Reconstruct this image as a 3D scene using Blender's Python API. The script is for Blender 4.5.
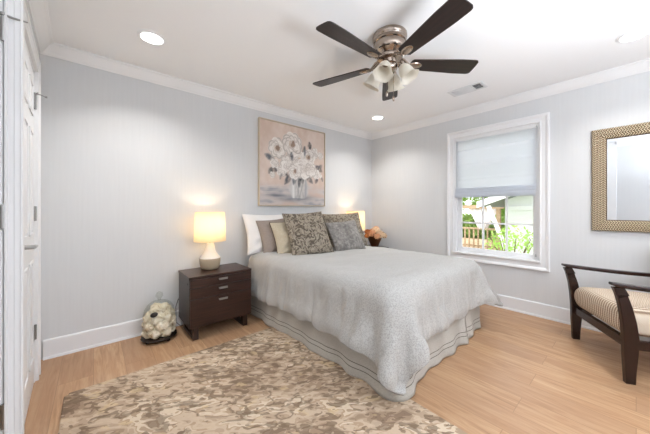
import bpy, bmesh, math, random
import numpy as np
from mathutils import Vector, Matrix, noise
PI = math.pi
random.seed(7)
for o in list(bpy.data.objects):
    bpy.data.objects.remove(o)
SC = bpy.context.scene
COL = SC.collection

# ------------------------------------------------------------------ camera
cam_d = bpy.data.cameras.new('camera')
cam = bpy.data.objects.new('camera', cam_d)
COL.objects.link(cam)
cam.location = (0, 0, 1.14)
cam.rotation_euler = (PI / 2, 0, -math.radians(40.78))
cam_d.sensor_width = 36
cam_d.lens = 268.42 / 650 * 36
cam_d.shift_y = -0.0123
cam_d.clip_start = 0.05
SC.camera = cam
# ------------------------------------------------------------------ exposure
SC.view_settings.view_transform = 'Standard'
SC.view_settings.look = 'None'
SC.view_settings.gamma = 1.0
SC.view_settings.use_curve_mapping = False
SC.view_settings.exposure = 0.68
# ------------------------------------------------------------------ world: bright overcast sky
W = bpy.data.worlds.new('sky')
SC.world = W
W.use_nodes = True
bg = W.node_tree.nodes['Background']
bg.inputs['Color'].default_value = (0.94, 0.97, 1.0, 1)
bg.inputs['Strength'].default_value = 1.7


def light(name, kind, loc, power, color=(1, 1, 1), rot=(0, 0, 0), **kw):
    d = bpy.data.lights.new(name, kind)
    d.energy = power
    d.color = color
    for k, v in kw.items():
        setattr(d, k, v)
    o = bpy.data.objects.new(name, d)
    o.location = loc
    o.rotation_euler = rot
    COL.objects.link(o)
    return o


sun = light('sun', 'SUN', (6, 0, 8), 1.8, (1, 0.97, 0.92), (math.radians(38), math.radians(-24), 0), angle=0.05)

CEIL = 2.395
BY, RX, LX, FY = 2.937, 3.577, -0.308, -1.60       # back, right, left, front walls
CANS = [(0.325, 2.315), (2.95, 2.315), (2.95, 0.01)]
CAN_POWER = 4.3
for cx_, cy_ in CANS:
    light('ceiling_light_glow', 'AREA', (cx_, cy_, CEIL - 0.016), CAN_POWER, (1, 0.98, 0.95), (0, 0, 0),
          shape='DISK', size=0.13, spread=math.radians(125))
# added fill light, unseen behind the camera, bounced off the white ceiling
light('bounce_fill', 'AREA', (1.25, -1.12, 1.05), 62, (0.85, 0.92, 1), (PI + math.radians(-6), 0, math.radians(0)), shape='DISK', size=1.0, spread=math.radians(140))
# added area light that keeps the closed hallway from looking dark in the mirror
light('hallway_fill', 'AREA', (-1.20, 0.4, 1.35), 5, (0.95, 0.97, 1), (0, -PI / 2, 0), shape='RECTANGLE', size=1.9, size_y=1.6)


# ------------------------------------------------------------------ material helpers
def mat(name, color=(0.8, 0.8, 0.8), rough=0.5, metal=0.0, **kw):
    m = bpy.data.materials.new(name)
    m.use_nodes = True
    b = m.node_tree.nodes['Principled BSDF']
    b.inputs['Base Color'].default_value = (*color, 1)
    b.inputs['Roughness'].default_value = rough
    b.inputs['Metallic'].default_value = metal
    for k, v in kw.items():
        b.inputs[k.replace('_', ' ')].default_value = v
    return m


class NT:
    def __init__(s, m):
        s.m = m
        s.t = m.node_tree
        s.b = s.t.nodes['Principled BSDF']

    def n(s, typ, ins=None, **props):
        nd = s.t.nodes.new(typ)
        for k, v in props.items():
            setattr(nd, k, v)
        for k, v in (ins or {}).items():
            if isinstance(v, bpy.types.NodeSocket):
                s.t.links.new(v, nd.inputs[k])
            else:
                nd.inputs[k].default_value = v
        return nd

    def link(s, a, b):
        s.t.links.new(a, b)

    def coords(s, scale=(1, 1, 1), rot=(0, 0, 0), kind='Object', loc=(0, 0, 0)):
        tc = s.n('ShaderNodeTexCoord')
        mp = s.n('ShaderNodeMapping', {'Vector': tc.outputs[kind], 'Scale': scale, 'Rotation': rot, 'Location': loc})
        return mp.outputs['Vector']

    def noise(s, vec, scale=5, detail=3, dist=0.0, rough=0.5):
        return s.n('ShaderNodeTexNoise', {'Vector': vec, 'Scale': scale, 'Detail': detail, 'Distortion': dist, 'Roughness': rough}).outputs['Fac']

    def ramp(s, fac, stops, interp='LINEAR'):
        r = s.n('ShaderNodeValToRGB', {'Fac': fac})
        r.color_ramp.interpolation = interp
        e = r.color_ramp.elements
        while len(e) < len(stops):
            e.new(0.5)
        for el, (p, c) in zip(e, stops):
            el.position = p
            el.color = (*c, 1) if len(c) == 3 else c
        return r.outputs['Color']

    def mix(s, fac, a, b, mode='MIX'):
        nd = s.n('ShaderNodeMix', data_type='RGBA', blend_type=mode)
        for i, v in ((0, fac), (6, a), (7, b)):
            if isinstance(v, bpy.types.NodeSocket):
                s.link(v, nd.inputs[i])
            else:
                nd.inputs[i].default_value = v if i == 0 else (*v, 1)
        return nd.outputs[2]

    def math(s, op, a, b=0.0, c=0.0):
        nd = s.n('ShaderNodeMath', operation=op)
        for i, v in enumerate((a, b, c)):
            if isinstance(v, bpy.types.NodeSocket):
                s.link(v, nd.inputs[i])
            else:
                nd.inputs[i].default_value = v
        return nd.outputs[0]

    def color(s, sock):
        s.link(sock, s.b.inputs['Base Color'])

    def bump(s, h, strength=0.3, dist=0.01):
        nd = s.n('ShaderNodeBump', {'Height': h, 'Strength': strength, 'Distance': dist})
        s.link(nd.outputs['Normal'], s.b.inputs['Normal'])


def g(hexs):
    v = [int(hexs[i:i + 2], 16) / 255 for i in (0, 2, 4)]
    return tuple((c / 12.92 if c <= 0.04045 else ((c + 0.055) / 1.055) ** 2.4) for c in v)


# ------------------------------------------------------------------ object helpers
def obj(name, bm, material, parent=None, smooth=False, label=None, bevel=0.0, seg=2):
    me = bpy.data.meshes.new(name)
    bmesh.ops.recalc_face_normals(bm, faces=bm.faces)
    if smooth:
        for e in bm.edges:
            if len(e.link_faces) == 2 and e.calc_face_angle(0) > 0.8:
                e.smooth = False
    bm.to_mesh(me)
    bm.free()
    if smooth:
        me.polygons.foreach_set('use_smooth', [True] * len(me.polygons))
    o = bpy.data.objects.new(name, me)
    COL.objects.link(o)
    if material:
        me.materials.append(material)
    if parent:
        o.parent = parent
    if label:
        o['label'] = label
    if bevel:
        md = o.modifiers.new('bevel', 'BEVEL')
        md.width = bevel
        md.segments = seg
        md.limit_method = 'ANGLE'
        md.angle_limit = math.radians(40)
    return o


def thing(name, label, cat, loc=(0, 0, 0), rz=0, group=None):
    o = bpy.data.objects.new(name, None)
    o.empty_display_size = 0.1
    COL.objects.link(o)
    o.location = loc
    o.rotation_euler = (0, 0, rz)
    return tag(o, label, cat, group)


def tag(o, label, cat, group=None):
    o['label'] = label
    o['category'] = cat
    if group:
        o['group'] = group
    return o


def struct(name, bm, m, parent=None, **kw):
    o = obj(name, bm, m, parent, **kw)
    if parent is None:
        o['kind'] = 'structure'
    return o


def dup(root, loc=None, rz=None, label=None):
    def cp(o, p):
        c = o.copy()
        COL.objects.link(c)
        if p:
            c.parent = p
        for ch in list(o.children):
            cp(ch, c)
        return c
    r = cp(root, None)
    if loc is not None:
        r.location = loc
    if rz is not None:
        r.rotation_euler = (0, 0, rz)
    if label:
        r['label'] = label
    return r


def box(bm, x0, x1, y0, y1, z0, z1, M=None):
    vs = [bm.verts.new((x, y, z)) for x in (x0, x1) for y in (y0, y1) for z in (z0, z1)]
    if M is not None:
        for v in vs:
            v.co = M @ v.co
    for f in ((0, 1, 3, 2), (4, 6, 7, 5), (0, 4, 5, 1), (2, 3, 7, 6), (0, 2, 6, 4), (1, 5, 7, 3)):
        bm.faces.new([vs[i] for i in f])
    return bm


def B(*a, **k):
    return box(bmesh.new(), *a, **k)


def lathe(bm, prof, n=32, c=(0, 0, 0), M=None, wob=None, caps=True):
    """prof = [(r, z)...]"""
    rings = []
    for r, z in prof:
        ring = []
        for i in range(n):
            a = 2 * PI * i / n
            rr = r * (wob(a, z) if wob else 1)
            p = Vector((c[0] + rr * math.cos(a), c[1] + rr * math.sin(a), c[2] + z))
            ring.append(bm.verts.new(M @ p if M is not None else p))
        rings.append(ring)
    for a, b in zip(rings, rings[1:]):
        for i in range(n):
            bm.faces.new((a[i], a[(i + 1) % n], b[(i + 1) % n], b[i]))
    if caps:
        if prof[0][0] > 1e-6:
            bm.faces.new(rings[0])
        if prof[-1][0] > 1e-6:
            bm.faces.new(rings[-1])
    return bm


def tube(bm, pts, r, n=10, caps=True):
    pts = [Vector(p) for p in pts]
    rs = r if isinstance(r, (list, tuple)) else [r] * len(pts)
    rings = []
    up = None
    for i, p in enumerate(pts):
        t = (pts[min(i + 1, len(pts) - 1)] - pts[max(i - 1, 0)]).normalized()
        if up is None:
            up = t.orthogonal().normalized()
        up = (up - t * up.dot(t)).normalized()
        s = t.cross(up)
        rings.append([bm.verts.new(p + rs[i] * (math.cos(2 * PI * k / n) * up + math.sin(2 * PI * k / n) * s)) for k in range(n)])
    for a, b in zip(rings, rings[1:]):
        for i in range(n):
            bm.faces.new((a[i], a[(i + 1) % n], b[(i + 1) % n], b[i]))
    if caps:
        bm.faces.new(rings[0])
        bm.faces.new(rings[-1])
    return bm


def sweep(bm, prof, path, closed=False):
    """profile of (offset, z) points swept along XY path points; offset to the left of travel, mitred"""
    n = len(path)
    rings = []
    for i in range(n):
        p = Vector(path[i])
        if closed:
            a, b = Vector(path[i - 1]), Vector(path[(i + 1) % n])
        else:
            a = Vector(path[i - 1]) if i > 0 else None
            b = Vector(path[i + 1]) if i < n - 1 else None
        d1 = (p - a).normalized() if a is not None else (b - p).normalized()
        d2 = (b - p).normalized() if b is not None else d1
        n1, n2 = Vector((-d1.y, d1.x)), Vector((-d2.y, d2.x))
        m = (n1 + n2).normalized()
        m = m / max(0.2, m.dot(n1))
        rings.append([bm.verts.new((p.x + m.x * o, p.y + m.y * o, z)) for o, z in prof])
    k = len(prof)
    rr = list(zip(rings, rings[1:])) + ([(rings[-1], rings[0])] if closed else [])
    for a, b in rr:
        for j in range(k):
            bm.faces.new((a[j], a[(j + 1) % k], b[(j + 1) % k], b[j]))
    if not closed:
        bm.faces.new(rings[0])
        bm.faces.new(rings[-1])
    return bm


def grid_mesh(bm, P, closed_u=False):
    """P[i][j] points -> quads"""
    V = [[bm.verts.new(p) for p in row] for row in P]
    ni = len(V)
    for i in range(ni if closed_u else ni - 1):
        a, b = V[i], V[(i + 1) % ni]
        for j in range(len(a) - 1):
            bm.faces.new((a[j], a[j + 1], b[j + 1], b[j]))
    return V


# ------------------------------------------------------------------ materials
m_wall = mat('pale_grey_wallpaper', g('d2d5d8'), 0.75)
t = NT(m_wall)
v = t.coords((1, 1, 1))
sx = t.n('ShaderNodeSeparateXYZ', {'Vector': v})
hv = t.math('ADD', sx.outputs['X'], sx.outputs['Y'])
w = t.math('SINE', t.math('MULTIPLY', hv, 190.0))
nz = t.noise(t.coords((60, 60, 3)), 1.0, 3)
k = t.math('ADD', t.math('MULTIPLY', w, 0.05), nz)
t.color(t.ramp(k, [(0.25, g('d8d9da')), (0.75, g('dbdcdd'))]))
t.bump(k, 0.03, 0.001)
m_ceil = mat('white_ceiling_paint', g('f6f6f7'), 0.9)
t = NT(m_ceil)
t.bump(t.noise(t.coords(), 90, 3), 0.04, 0.002)
m_trim = mat('white_trim_paint', g('f0f0f1'), 0.4)
t = NT(m_trim)
t.color(t.ramp(t.noise(t.coords(), 3, 2), [(0.3, g('eeeeef')), (0.7, g('f2f2f3'))]))
m_base = mat('white_baseboard_paint', g('e9eaec'), 0.45)

m_floor = mat('light_oak_planks', rough=0.42)
t = NT(m_floor)
v = t.coords((1, 1, 1), (0, 0, PI / 2))
br = t.n('ShaderNodeTexBrick', {'Vector': v, 'Color1': (0, 0, 0, 1), 'Color2': (1, 1, 1, 1), 'Mortar': (0.5, 0.5, 0.5, 1), 'Scale': 1.0,
                               'Mortar Size': 0.0016, 'Mortar Smooth': 0.3, 'Bias': 0.0, 'Brick Width': 1.22, 'Row Height': 0.178}, offset=0.37)
tone = t.n('ShaderNodeSeparateColor', {'Color': br.outputs['Color']}).outputs[0]
# offset the grain per plank
cm = t.n('ShaderNodeCombineXYZ', {'X': t.math('MULTIPLY', tone, 7.3), 'Y': t.math('MULTIPLY', tone, 3.1)})
vv = t.n('ShaderNodeVectorMath', {0: v, 1: cm.outputs[0]}, operation='ADD').outputs[0]
g1 = t.noise(t.n('ShaderNodeMapping', {'Vector': vv, 'Scale': (1.1, 13, 1)}).outputs[0], 2.2, 7, 1.3, 0.62)
g2 = t.noise(t.n('ShaderNodeMapping', {'Vector': vv, 'Scale': (2.5, 70, 1)}).outputs[0], 2.0, 3, 0.2)
g3 = t.noise(t.n('ShaderNodeMapping', {'Vector': vv, 'Scale': (0.8, 3.5, 1)}).outputs[0], 2.0, 3, 2.5)
base = t.ramp(g1, [(0.28, g('9a7350')), (0.45, g('b88d67')), (0.6, g('c9a27b')), (0.8, g('d6b38e'))])
c2 = t.mix(t.math('MULTIPLY', tone, 0.55), base, g('a0785a'))
c2 = t.mix(t.math('MULTIPLY', g3, 0.35), c2, g('c4a486'))
c2 = t.mix(t.math('MULTIPLY', g2, 0.22), c2, g('8f6d50'))
c3 = t.mix(t.math('MULTIPLY', br.outputs['Fac'], 0.55), c2, g('7a5a3e'))
t.color(c3)
t.link(t.ramp(g1, [(0.2, (0.5,) * 3), (0.8, (0.36,) * 3)]), t.b.inputs['Roughness'])
t.bump(t.math('SUBTRACT', t.math('MULTIPLY', g2, 0.25), br.outputs['Fac']), 0.12, 0.002)

m_dark = mat('espresso_wood', g('3b231a'), 0.32)
t = NT(m_dark)
n1 = t.noise(t.coords((3, 3, 60)), 1.6, 5, 0.5)
n2 = t.noise(t.coords((4, 40, 40)), 1.6, 5, 0.5)
t.color(t.ramp(n1, [(0.3, g('1f100b')), (0.55, g('311c15')), (0.8, g('3e261c'))]))
m_darkh = mat('espresso_wood_horizontal_grain', rough=0.3)
t = NT(m_darkh)
n2 = t.noise(t.coords((2.2, 45, 60)), 1.6, 5, 0.5)
t.color(t.ramp(n2, [(0.3, g('23130d')), (0.55, g('371f17')), (0.8, g('472c20'))]))
m_chairw = mat('dark_mahogany', g('341c15'), 0.25)
t = NT(m_chairw)
t.color(t.ramp(t.noise(t.coords((8, 8, 30)), 1.5, 4), [(0.3, g('1a0c09')), (0.7, g('2f1812'))]))
m_nickel = mat('brushed_nickel', g('aa9c90'), 0.22, 1.0)
m_steel = mat('satin_steel', g('b9b9b8'), 0.3, 1.0)
m_dsteel = mat('dark_steel', g('a3a2a0'), 0.35, 1.0)


# ------------------------------------------------------------------ room shell
def wallbox(name, *a):
    return struct(name, B(*a), m_wall)


FAR = -1.45   # hallway end
struct('floor', B(FAR - 0.1, RX + 0.14, FY - 0.14, BY + 0.14, -0.1, 0.0), m_floor)
struct('ceiling', B(FAR - 0.1, RX + 0.14, FY - 0.14, BY + 0.14, CEIL, CEIL + 0.1), m_ceil)
wallbox('wall_back', -0.6, RX + 0.14, BY, BY + 0.14, 0, CEIL)
wallbox('wall_front', FAR, RX + 0.14, FY - 0.14, FY, 0, CEIL)
WY0, WY1, WZ0, WZ1 = 0.668, 1.556, 0.575, 2.055
bm = bmesh.new()
box(bm, RX, RX + 0.14, FY, WY0, 0, CEIL)
box(bm, RX, RX + 0.14, WY1, BY, 0, CEIL)
box(bm, RX, RX + 0.14, WY0, WY1, 0, WZ0)
box(bm, RX, RX + 0.14, WY0, WY1, WZ1, CEIL)
struct('wall_right', bm, m_wall)

# left wall: runs 1.9 degrees off square from the corner; u = distance from the corner
LW = Matrix.Translation((LX, BY, 0)) @ Matrix.Rotation(math.radians(1.9), 4, 'Z')
DU0, DU1, DH = 0.34, 1.06, 2.05          # door opening (u from corner)


def L(bm, x0, x1, u0, u1, z0, z1):
    return box(bm, x0, x1, -u1, -u0, z0, z1, M=LW)


bm = bmesh.new()
L(bm, -0.12, 0, 0, DU0, 0, CEIL)
L(bm, -0.12, 0, DU1, 1.20, 0, CEIL)
L(bm, -0.12, 0, DU0, DU1, DH, CEIL)
struct('wall_left', bm, m_wall)
# hallway opening beside the camera
wallbox('wall_hall', FAR, -0.235, 1.62, 1.742, 0, CEIL).location = (0, 0, 0)
wallbox('wall_left_front', LX - 0.12, LX, FY, 0.24, 0, CEIL)
wallbox('wall_hall_end', FAR - 0.1, FAR, FY, 1.742, 0, CEIL)
struct('trim_1', B(LX - 0.14, LX + 0.02, 0.24, 0.37, 0, CEIL - 0.0), m_trim, bevel=0.006)

# crown moulding
cp = [(0, CEIL), (0, CEIL - 0.083), (0.008, CEIL - 0.083), (0.012, CEIL - 0.074), (0.022, CEIL - 0.066), (0.034, CEIL - 0.050),
      (0.050, CEIL - 0.030), (0.060, CEIL - 0.016), (0.070, CEIL - 0.011), (0.075, CEIL - 0.009), (0.075, CEIL)]
lw_end = LW @ Vector((0, -1.2, 0))
bm = sweep(bmesh.new(), cp, [(LX, 0.24), (LX, FY), (RX, FY), (RX, BY), (LX, BY), (lw_end.x, 1.742)])
struct('trim_2', bm, m_trim)
bm = sweep(bmesh.new(), cp, [(lw_end.x + 0.02, 1.62), (FAR, 1.62), (FAR, FY)])
struct('trim_3', bm, m_trim)


def baseboard(name, path):
    prof = [(0, 0), (0, 0.147), (0.006, 0.147), (0.012, 0.142), (0.014, 0.135), (0.014, 0.018), (0.022, 0.016), (0.024, 0.0)]
    return struct(name, sweep(bmesh.new(), prof, path), m_base)


baseboard('baseboard_right', [(RX, FY), (RX, BY)])
baseboard('baseboard_back', [(RX, BY), (LX + 0.02, BY)])
baseboard('baseboard_front', [(LX, FY), (RX, FY)])
baseboard('baseboard_left', [(LX, 0.23), (LX, FY)])

# ---- door_1 in the left wall
cas = [(-0.0, 0.0), (0.0, 0.020), (0.012, 0.022), (0.018, 0.013), (0.045, 0.013), (0.052, 0.018), (0.078, 0.018), (0.084, 0.024), (0.098, 0.024), (0.098, 0)]


def casing(bm, M, u0, u1, ztop, w=0.098, prof=cas, zbot=0):
    """door casing on plane x=0 of frame M; u runs to -y. prof (s, depth) with s from opening outwards"""
    path = [(u0, zbot), (u0, ztop), (u1, ztop), (u1, zbot)]
    dirs = [(-1, 0), (-1, 1), (1, 1), (1, 0)]
    rings = []
    for (u, z), (du, dz) in zip(path, dirs):
        rings.append([bm.verts.new(M @ Vector((d, -(u + du * s * w / 0.098), z + dz * s * w / 0.098))) for s, d in prof])
    for a, b in zip(rings, rings[1:]):
        for j in range(len(prof)):
            k = (j + 1) % len(prof)
            bm.faces.new((a[j], a[k], b[k], b[j]))
    bm.faces.new(rings[0])
    bm.faces.new(rings[-1])
    return bm


bm = bmesh.new()
L(bm, -0.12, 0.004, DU0 + 0.0005, DU0 + 0.02, 0, DH)
L(bm, -0.12, 0.004, DU1 - 0.02, DU1 - 0.0005, 0, DH)
L(bm, -0.12, 0.004, DU0, DU1, DH - 0.02, DH - 0.0005)
casing(bm, LW, DU0, DU1, DH)
L(bm, 0, 0.004, 0.012, DU0 - 0.10, 0, DH + 0.098)
struct('trim_4', bm, m_trim)


def panel_door(name, M, width, height, knob_side_z=0.95, swing=0.0, hinges=(0.333, 1.11, 1.842), stop=None, hm=None):
    """leaf in frame M: hinge edge at u=0, thickness behind x=0, panels raised in relief"""
    R = M @ Matrix.Rotation(swing, 4, 'Z')
    root = bpy.data.objects.new(name, None)
    COL.objects.link(root)
    root['kind'] = 'structure'
    root.matrix_world = R
    bm = B(-0.035, 0, -width, 0, 0.008, height)
    leaf = obj('door_leaf', bm, m_trim, root)
    # six recessed panels as frames + raised centre
    pw = (width - 0.11 * 2 - 0.09) / 2
    bm = bmesh.new()
    for z0, z1 in ((0.20, 0.82), (0.98, 1.62), (1.72, 1.92)):
        for u0 in (0.11, 0.11 + pw + 0.09):
            for x0, x1, i in ((0, 0.007, 0), (0, 0.004, 0.03)):
                if i == 0:
                    a, b_, c, d = -(u0 + pw), -u0, z0, z1
                    box(bm, x0, x1, a, b_, c, c + 0.014)
                    box(bm, x0, x1, a, b_, d - 0.014, d)
                    box(bm, x0, x1, a, a + 0.014, c, d)
                    box(bm, x0, x1, b_ - 0.014, b_, c, d)
                else:
                    box(bm, x0, x1, -(u0 + pw) + i, -u0 - i, z0 + i, z1 - i)
    obj('door_panel', bm, m_trim, root, bevel=0.002)
    for hz in hinges:
        bm = B(0.0, 0.003, -0.045, 0.012, hz - 0.045, hz + 0.045)
        lathe(bm, [(0.0065, -0.048), (0.0065, 0.048)], 10, (0.006, 0.002, hz))
        obj('door_hinge', bm, hm or m_dsteel, root)
    bm = lathe(bmesh.new(), [(0.028, 0), (0.028, 0.006), (0.022, 0.010), (0.011, 0.012), (0.011, 0.045)], 20,
               M=Matrix.Translation((0, -width + 0.065, knob_side_z)) @ Matrix.Rotation(PI / 2, 4, 'Y'))
    tube(bm, [(0.045, -width + 0.055, knob_side_z), (0.047, -width + 0.09, knob_side_z + 0.002), (0.047, -width + 0.15, knob_side_z - 0.004), (0.044, -width + 0.17, knob_side_z - 0.008)], [0.009, 0.008, 0.0065, 0.006], 8)
    obj('door_handle', bm, m_steel, root, smooth=True)
    if stop:
        hz = hinges[-1]
        bm = tube(bmesh.new(), [(0.006, 0.002, hz + 0.05), (0.006, 0.002, hz + 0.06)], 0.010, 8)
        if stop == 'side':
            tube(bm, [(0.006, 0.002, hz + 0.055), (0.012, 0.03, hz + 0.048), (0.014, 0.068, hz + 0.048)], [0.005, 0.0045, 0.003], 8)
        else:
          tube(bm, [(0.006, 0.002, hz + 0.055), (0.03, 0.008, hz + 0.055), (0.05, 0.012, hz + 0.05)], 0.0035, 8)
          tube(bm, [(0.05, 0.012, hz + 0.05), (0.060, 0.014, hz + 0.049)], 0.007, 10)
        tube(bm, [(0.006, 0.002, hz + 0.055), (0.02, -0.022, hz + 0.056)], 0.0035, 8)
        obj('door_stop', bm, m_dsteel, root, smooth=True)
    return root


panel_door('door_1', LW @ Matrix.Translation((0.001, -(DU0 + 0.024), 0)), DU1 - DU0 - 0.048, DH - 0.03, swing=math.radians(0.6), stop=True)

# ---- door_2 in the hallway wall that faces the camera side
M2 = Matrix.Translation((-0.262, 1.62, 0)) @ Matrix.Rotation(-PI / 2, 4, 'Z')
bm = casing(bmesh.new(), M2, 0, 0.80, DH, w=0.050)
struct('trim_5', bm, m_trim)
panel_door('door_2', Matrix.Translation((-0.268, 1.613, 0)) @ Matrix.Rotation(-PI / 2, 4, 'Z'), 0.78, DH - 0.01, stop='side', hm=m_dsteel)

# ------------------------------------------------------------------ window
win = bpy.data.objects.new('window_1', None)
COL.objects.link(win)
win['kind'] = 'structure'
win.location = (RX, 0, 0)
# picture-frame casing
prof = [(0, 0), (0, 0.016), (0.010, 0.019), (0.016, 0.012), (0.052, 0.012), (0.058, 0.020), (0.070, 0.026), (0.082, 0.026), (0.086, 0.020), (0.086, 0)]
bm = bmesh.new()
rings = []
for (y, z), (dy, dz) in zip([(WY0, WZ0), (WY1, WZ0), (WY1, WZ1), (WY0, WZ1)], [(-1, -1), (1, -1), (1, 1), (-1, 1)]):
    rings.append([bm.verts.new((-d, y + dy * s, z + dz * s)) for s, d in prof])
for i in range(4):
    a, b = rings[i], rings[(i + 1) % 4]
    for j in range(len(prof)):
        k = (j + 1) % len(prof)
        bm.faces.new((a[j], a[k], b[k], b[j]))
obj('window_casing', bm, m_trim, win)
bm = B(-0.034, 0.05, WY0 - 0.012, WY1 + 0.012, WZ0 - 0.002, WZ0 + 0.016)
obj('window_sill', bm, m_trim, win, bevel=0.004)
bm = bmesh.new()     # jamb liner
box(bm, 0.0, 0.14, WY0, WY0 + 0.018, WZ0, WZ1)
box(bm, 0.0, 0.14, WY1 - 0.018, WY1, WZ0, WZ1)
box(bm, 0.0, 0.14, WY0 + 0.018, WY1 - 0.018, WZ1 - 0.018, WZ1)
box(bm, 0.05, 0.15, WY0 + 0.018, WY1 - 0.018, WZ0, WZ0 + 0.02)
obj('window_frame', bm, m_trim, win, bevel=0.002)
m_glass = mat('window_glass', (1, 1, 1), 0.0, 0.0, IOR=1.45, Transmission_Weight=1.0)
t = NT(m_glass)
tr = t.n('ShaderNodeBsdfTransparent')
gl = t.n('ShaderNodeBsdfGlossy', {'Roughness': 0.0})
lw = t.n('ShaderNodeFresnel', {'IOR': 1.3})
ms = t.n('ShaderNodeMixShader', {0: lw.outputs[0], 1: tr.outputs[0], 2: gl.outputs[0]})
t.link(ms.outputs[0], t.t.nodes['Material Output'].inputs['Surface'])


def sash(x, z0, z1, name):
    a, b = WY0 + 0.018, WY1 - 0.018
    s = 0.05
    bm = bmesh.new()
    box(bm, x, x + 0.032, a, a + s, z0, z1)
    box(bm, x, x + 0.032, b - s, b, z0, z1)
    box(bm, x, x + 0.032, a + s, b - s, z0, z0 + s * 1.0)
    box(bm, x, x + 0.032, a + s, b - s, z1 - s * 0.8, z1)
    o = obj(name, bm, m_trim, win, bevel=0.003)
    bm = bmesh.new()
    for f in (1 / 3, 2 / 3):
        y = a + s + (b - a - 2 * s) * f
        box(bm, x + 0.006, x + 0.026, y - 0.010, y + 0.010, z0 + s, z1 - s * 0.8)
    zc = (z0 + z1) / 2
    box(bm, x + 0.007, x + 0.025, a + s, b - s, zc - 0.010, zc + 0.010)
    obj('muntin', bm, m_trim, o)
    bm = B(x + 0.014, x + 0.018, a + s, b - s, z0 + s, z1 - s * 0.8)
    obj('pane', bm, m_glass, o)


sash(0.060, WZ0 + 0.02, 1.335, 'lower_sash')
sash(0.097, 1.30, WZ1 - 0.018, 'upper_sash')

# roman shade
m_shade = mat('white_shade_linen', g('eceef3'), 0.8)
t = NT(m_shade)
dn = t.noise(t.coords((160, 160, 160)), 1.0, 2)
t.color(t.ramp(dn, [(0.3, g('eceef2')), (0.7, g('f5f6fa'))]))
tl = t.n('ShaderNodeBsdfTranslucent', {'Color': (0.93, 0.95, 0.98, 1)})
ms = t.n('ShaderNodeMixShader', {0: 0.68, 1: t.b.outputs[0], 2: tl.outputs[0]})
t.link(ms.outputs[0], t.t.nodes['Material Output'].inputs['Surface'])
sh = thing('roman_shade', 'white linen roman shade, half lowered, hung inside the window casing', 'window shade', (RX + 0.012, 0, 0))
a, b = WY0 + 0.03, WY1 - 0.022
P = []
for j in range(30):
    y = a + (b - a) * j / 29
    row = []
    for i in range(60):
        z = 1.385 + (2.035 - 1.385) * i / 59
        seam = [1.52, 1.71, 1.89]
        dx = 0.003 * noise.noise(Vector((y * 3, z * 4, 1)))
        for s_ in seam:
            q = abs(z - s_)
            dx -= 0.007 * math.exp(-(q / 0.010) ** 2)
            if z < s_:
                dx += 0.004 * math.exp(-((s_ - z) / 0.03))
        row.append((dx, y, z))
    P.append(row)
bm = bmesh.new()
grid_mesh(bm, P)
o = obj('shade_fabric', bm, m_shade, sh, smooth=True)
md = o.modifiers.new('solid', 'SOLIDIFY')
md.thickness = 0.002
for i, (z0, z1, dx) in enumerate(((1.36, 1.405, -0.012), (1.325, 1.378, -0.018), (1.285, 1.345, -0.024))):   # stacked folds
    P = []
    for j in range(24):
        y = a + (b - a) * j / 23
        row = []
        for k in range(26):
            an = -PI / 2 + 2 * PI * k / 13
            zc, hh = (z0 + z1) / 2, (z1 - z0) / 2
            wv = 0.003 * noise.noise(Vector((y * 6, i * 5.1, 0)))
            row.append((dx + 0.010 * math.cos(an) * -1 + wv, y, zc + hh * math.sin(an) + wv))
        P.append(row)
    bm = bmesh.new()
    grid_mesh(bm, P)
    obj('shade_fold', bm, m_shade, sh, smooth=True)
obj('head_rail', B(-0.008, 0.02, a, b, 2.012, 2.037), m_trim, sh, bevel=0.002)
obj('shade_cord', tube(bmesh.new(), [(-0.012, a + 0.004, 2.02), (-0.013, a + 0.002, 1.3), (-0.012, a + 0.004, 0.66)], 0.0022, 6), m_trim, sh)
obj('cord_tassel', lathe(bmesh.new(), [(0.003, 0.03), (0.007, 0.02), (0.009, 0.0), (0.0, -0.002)], 12, (-0.012, a + 0.004, 0.63)), m_steel, sh)

# ------------------------------------------------------------------ recessed ceiling lights
m_led = mat('led_diffuser', (1, 1, 1), 0.5, Emission_Color=(1, 0.98, 0.95, 1), Emission_Strength=5.0)
can_labels = ['round white recessed ceiling light above the cloche and nightstand, left part of ceiling',
              'round white recessed ceiling light nearest the far corner of the room',
              'round white recessed ceiling light near the right edge, above the mirror']
c0 = thing('ceiling_light', can_labels[0], 'ceiling light', (*CANS[0], CEIL), 0, 'recessed ceiling lights')
obj('light_trim', lathe(bmesh.new(), [(0.066, -0.002), (0.072, -0.010), (0.084, -0.007), (0.092, -0.001), (0.092, 0), (0.066, 0)], 40), m_trim, c0, smooth=True)
obj('diffuser', lathe(bmesh.new(), [(0.0, -0.007), (0.067, -0.006), (0.067, -0.001)], 40), m_led, c0, smooth=True)
for c_, lb in zip(CANS[1:], can_labels[1:]):
    dup(c0, (*c_, CEIL), 0, lb)

# ceiling vent
m_slot = mat('vent_shadow_grey', g('5c5d5f'), 0.7)
m_vent = mat('vent_white_metal', g('dedfe1'), 0.4)
vt = thing('ceiling_vent', 'white rectangular air vent in the ceiling right of the fan', 'ceiling vent', (2.966, 1.158, CEIL))
bm = bmesh.new()
box(bm, -0.088, 0.088, -0.168, -0.140, -0.007, 0)
box(bm, -0.088, 0.088, 0.140, 0.168, -0.007, 0)
box(bm, -0.088, -0.062, -0.14, 0.14, -0.007, 0)
box(bm, 0.062, 0.088, -0.14, 0.14, -0.007, 0)
for y in (-0.062, 0.066):
    box(bm, -0.062, 0.062, y - 0.006, y + 0.006, -0.007, 0)
obj('vent_frame', bm, m_vent, vt, bevel=0.002)
obj('vent_shade_sheet', B(-0.062, 0.062, -0.14, 0.14, -0.0015, -0.0005), m_slot, vt)  # flat sheet; the shade behind the louvres is put into its grey
bm = bmesh.new()
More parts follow.
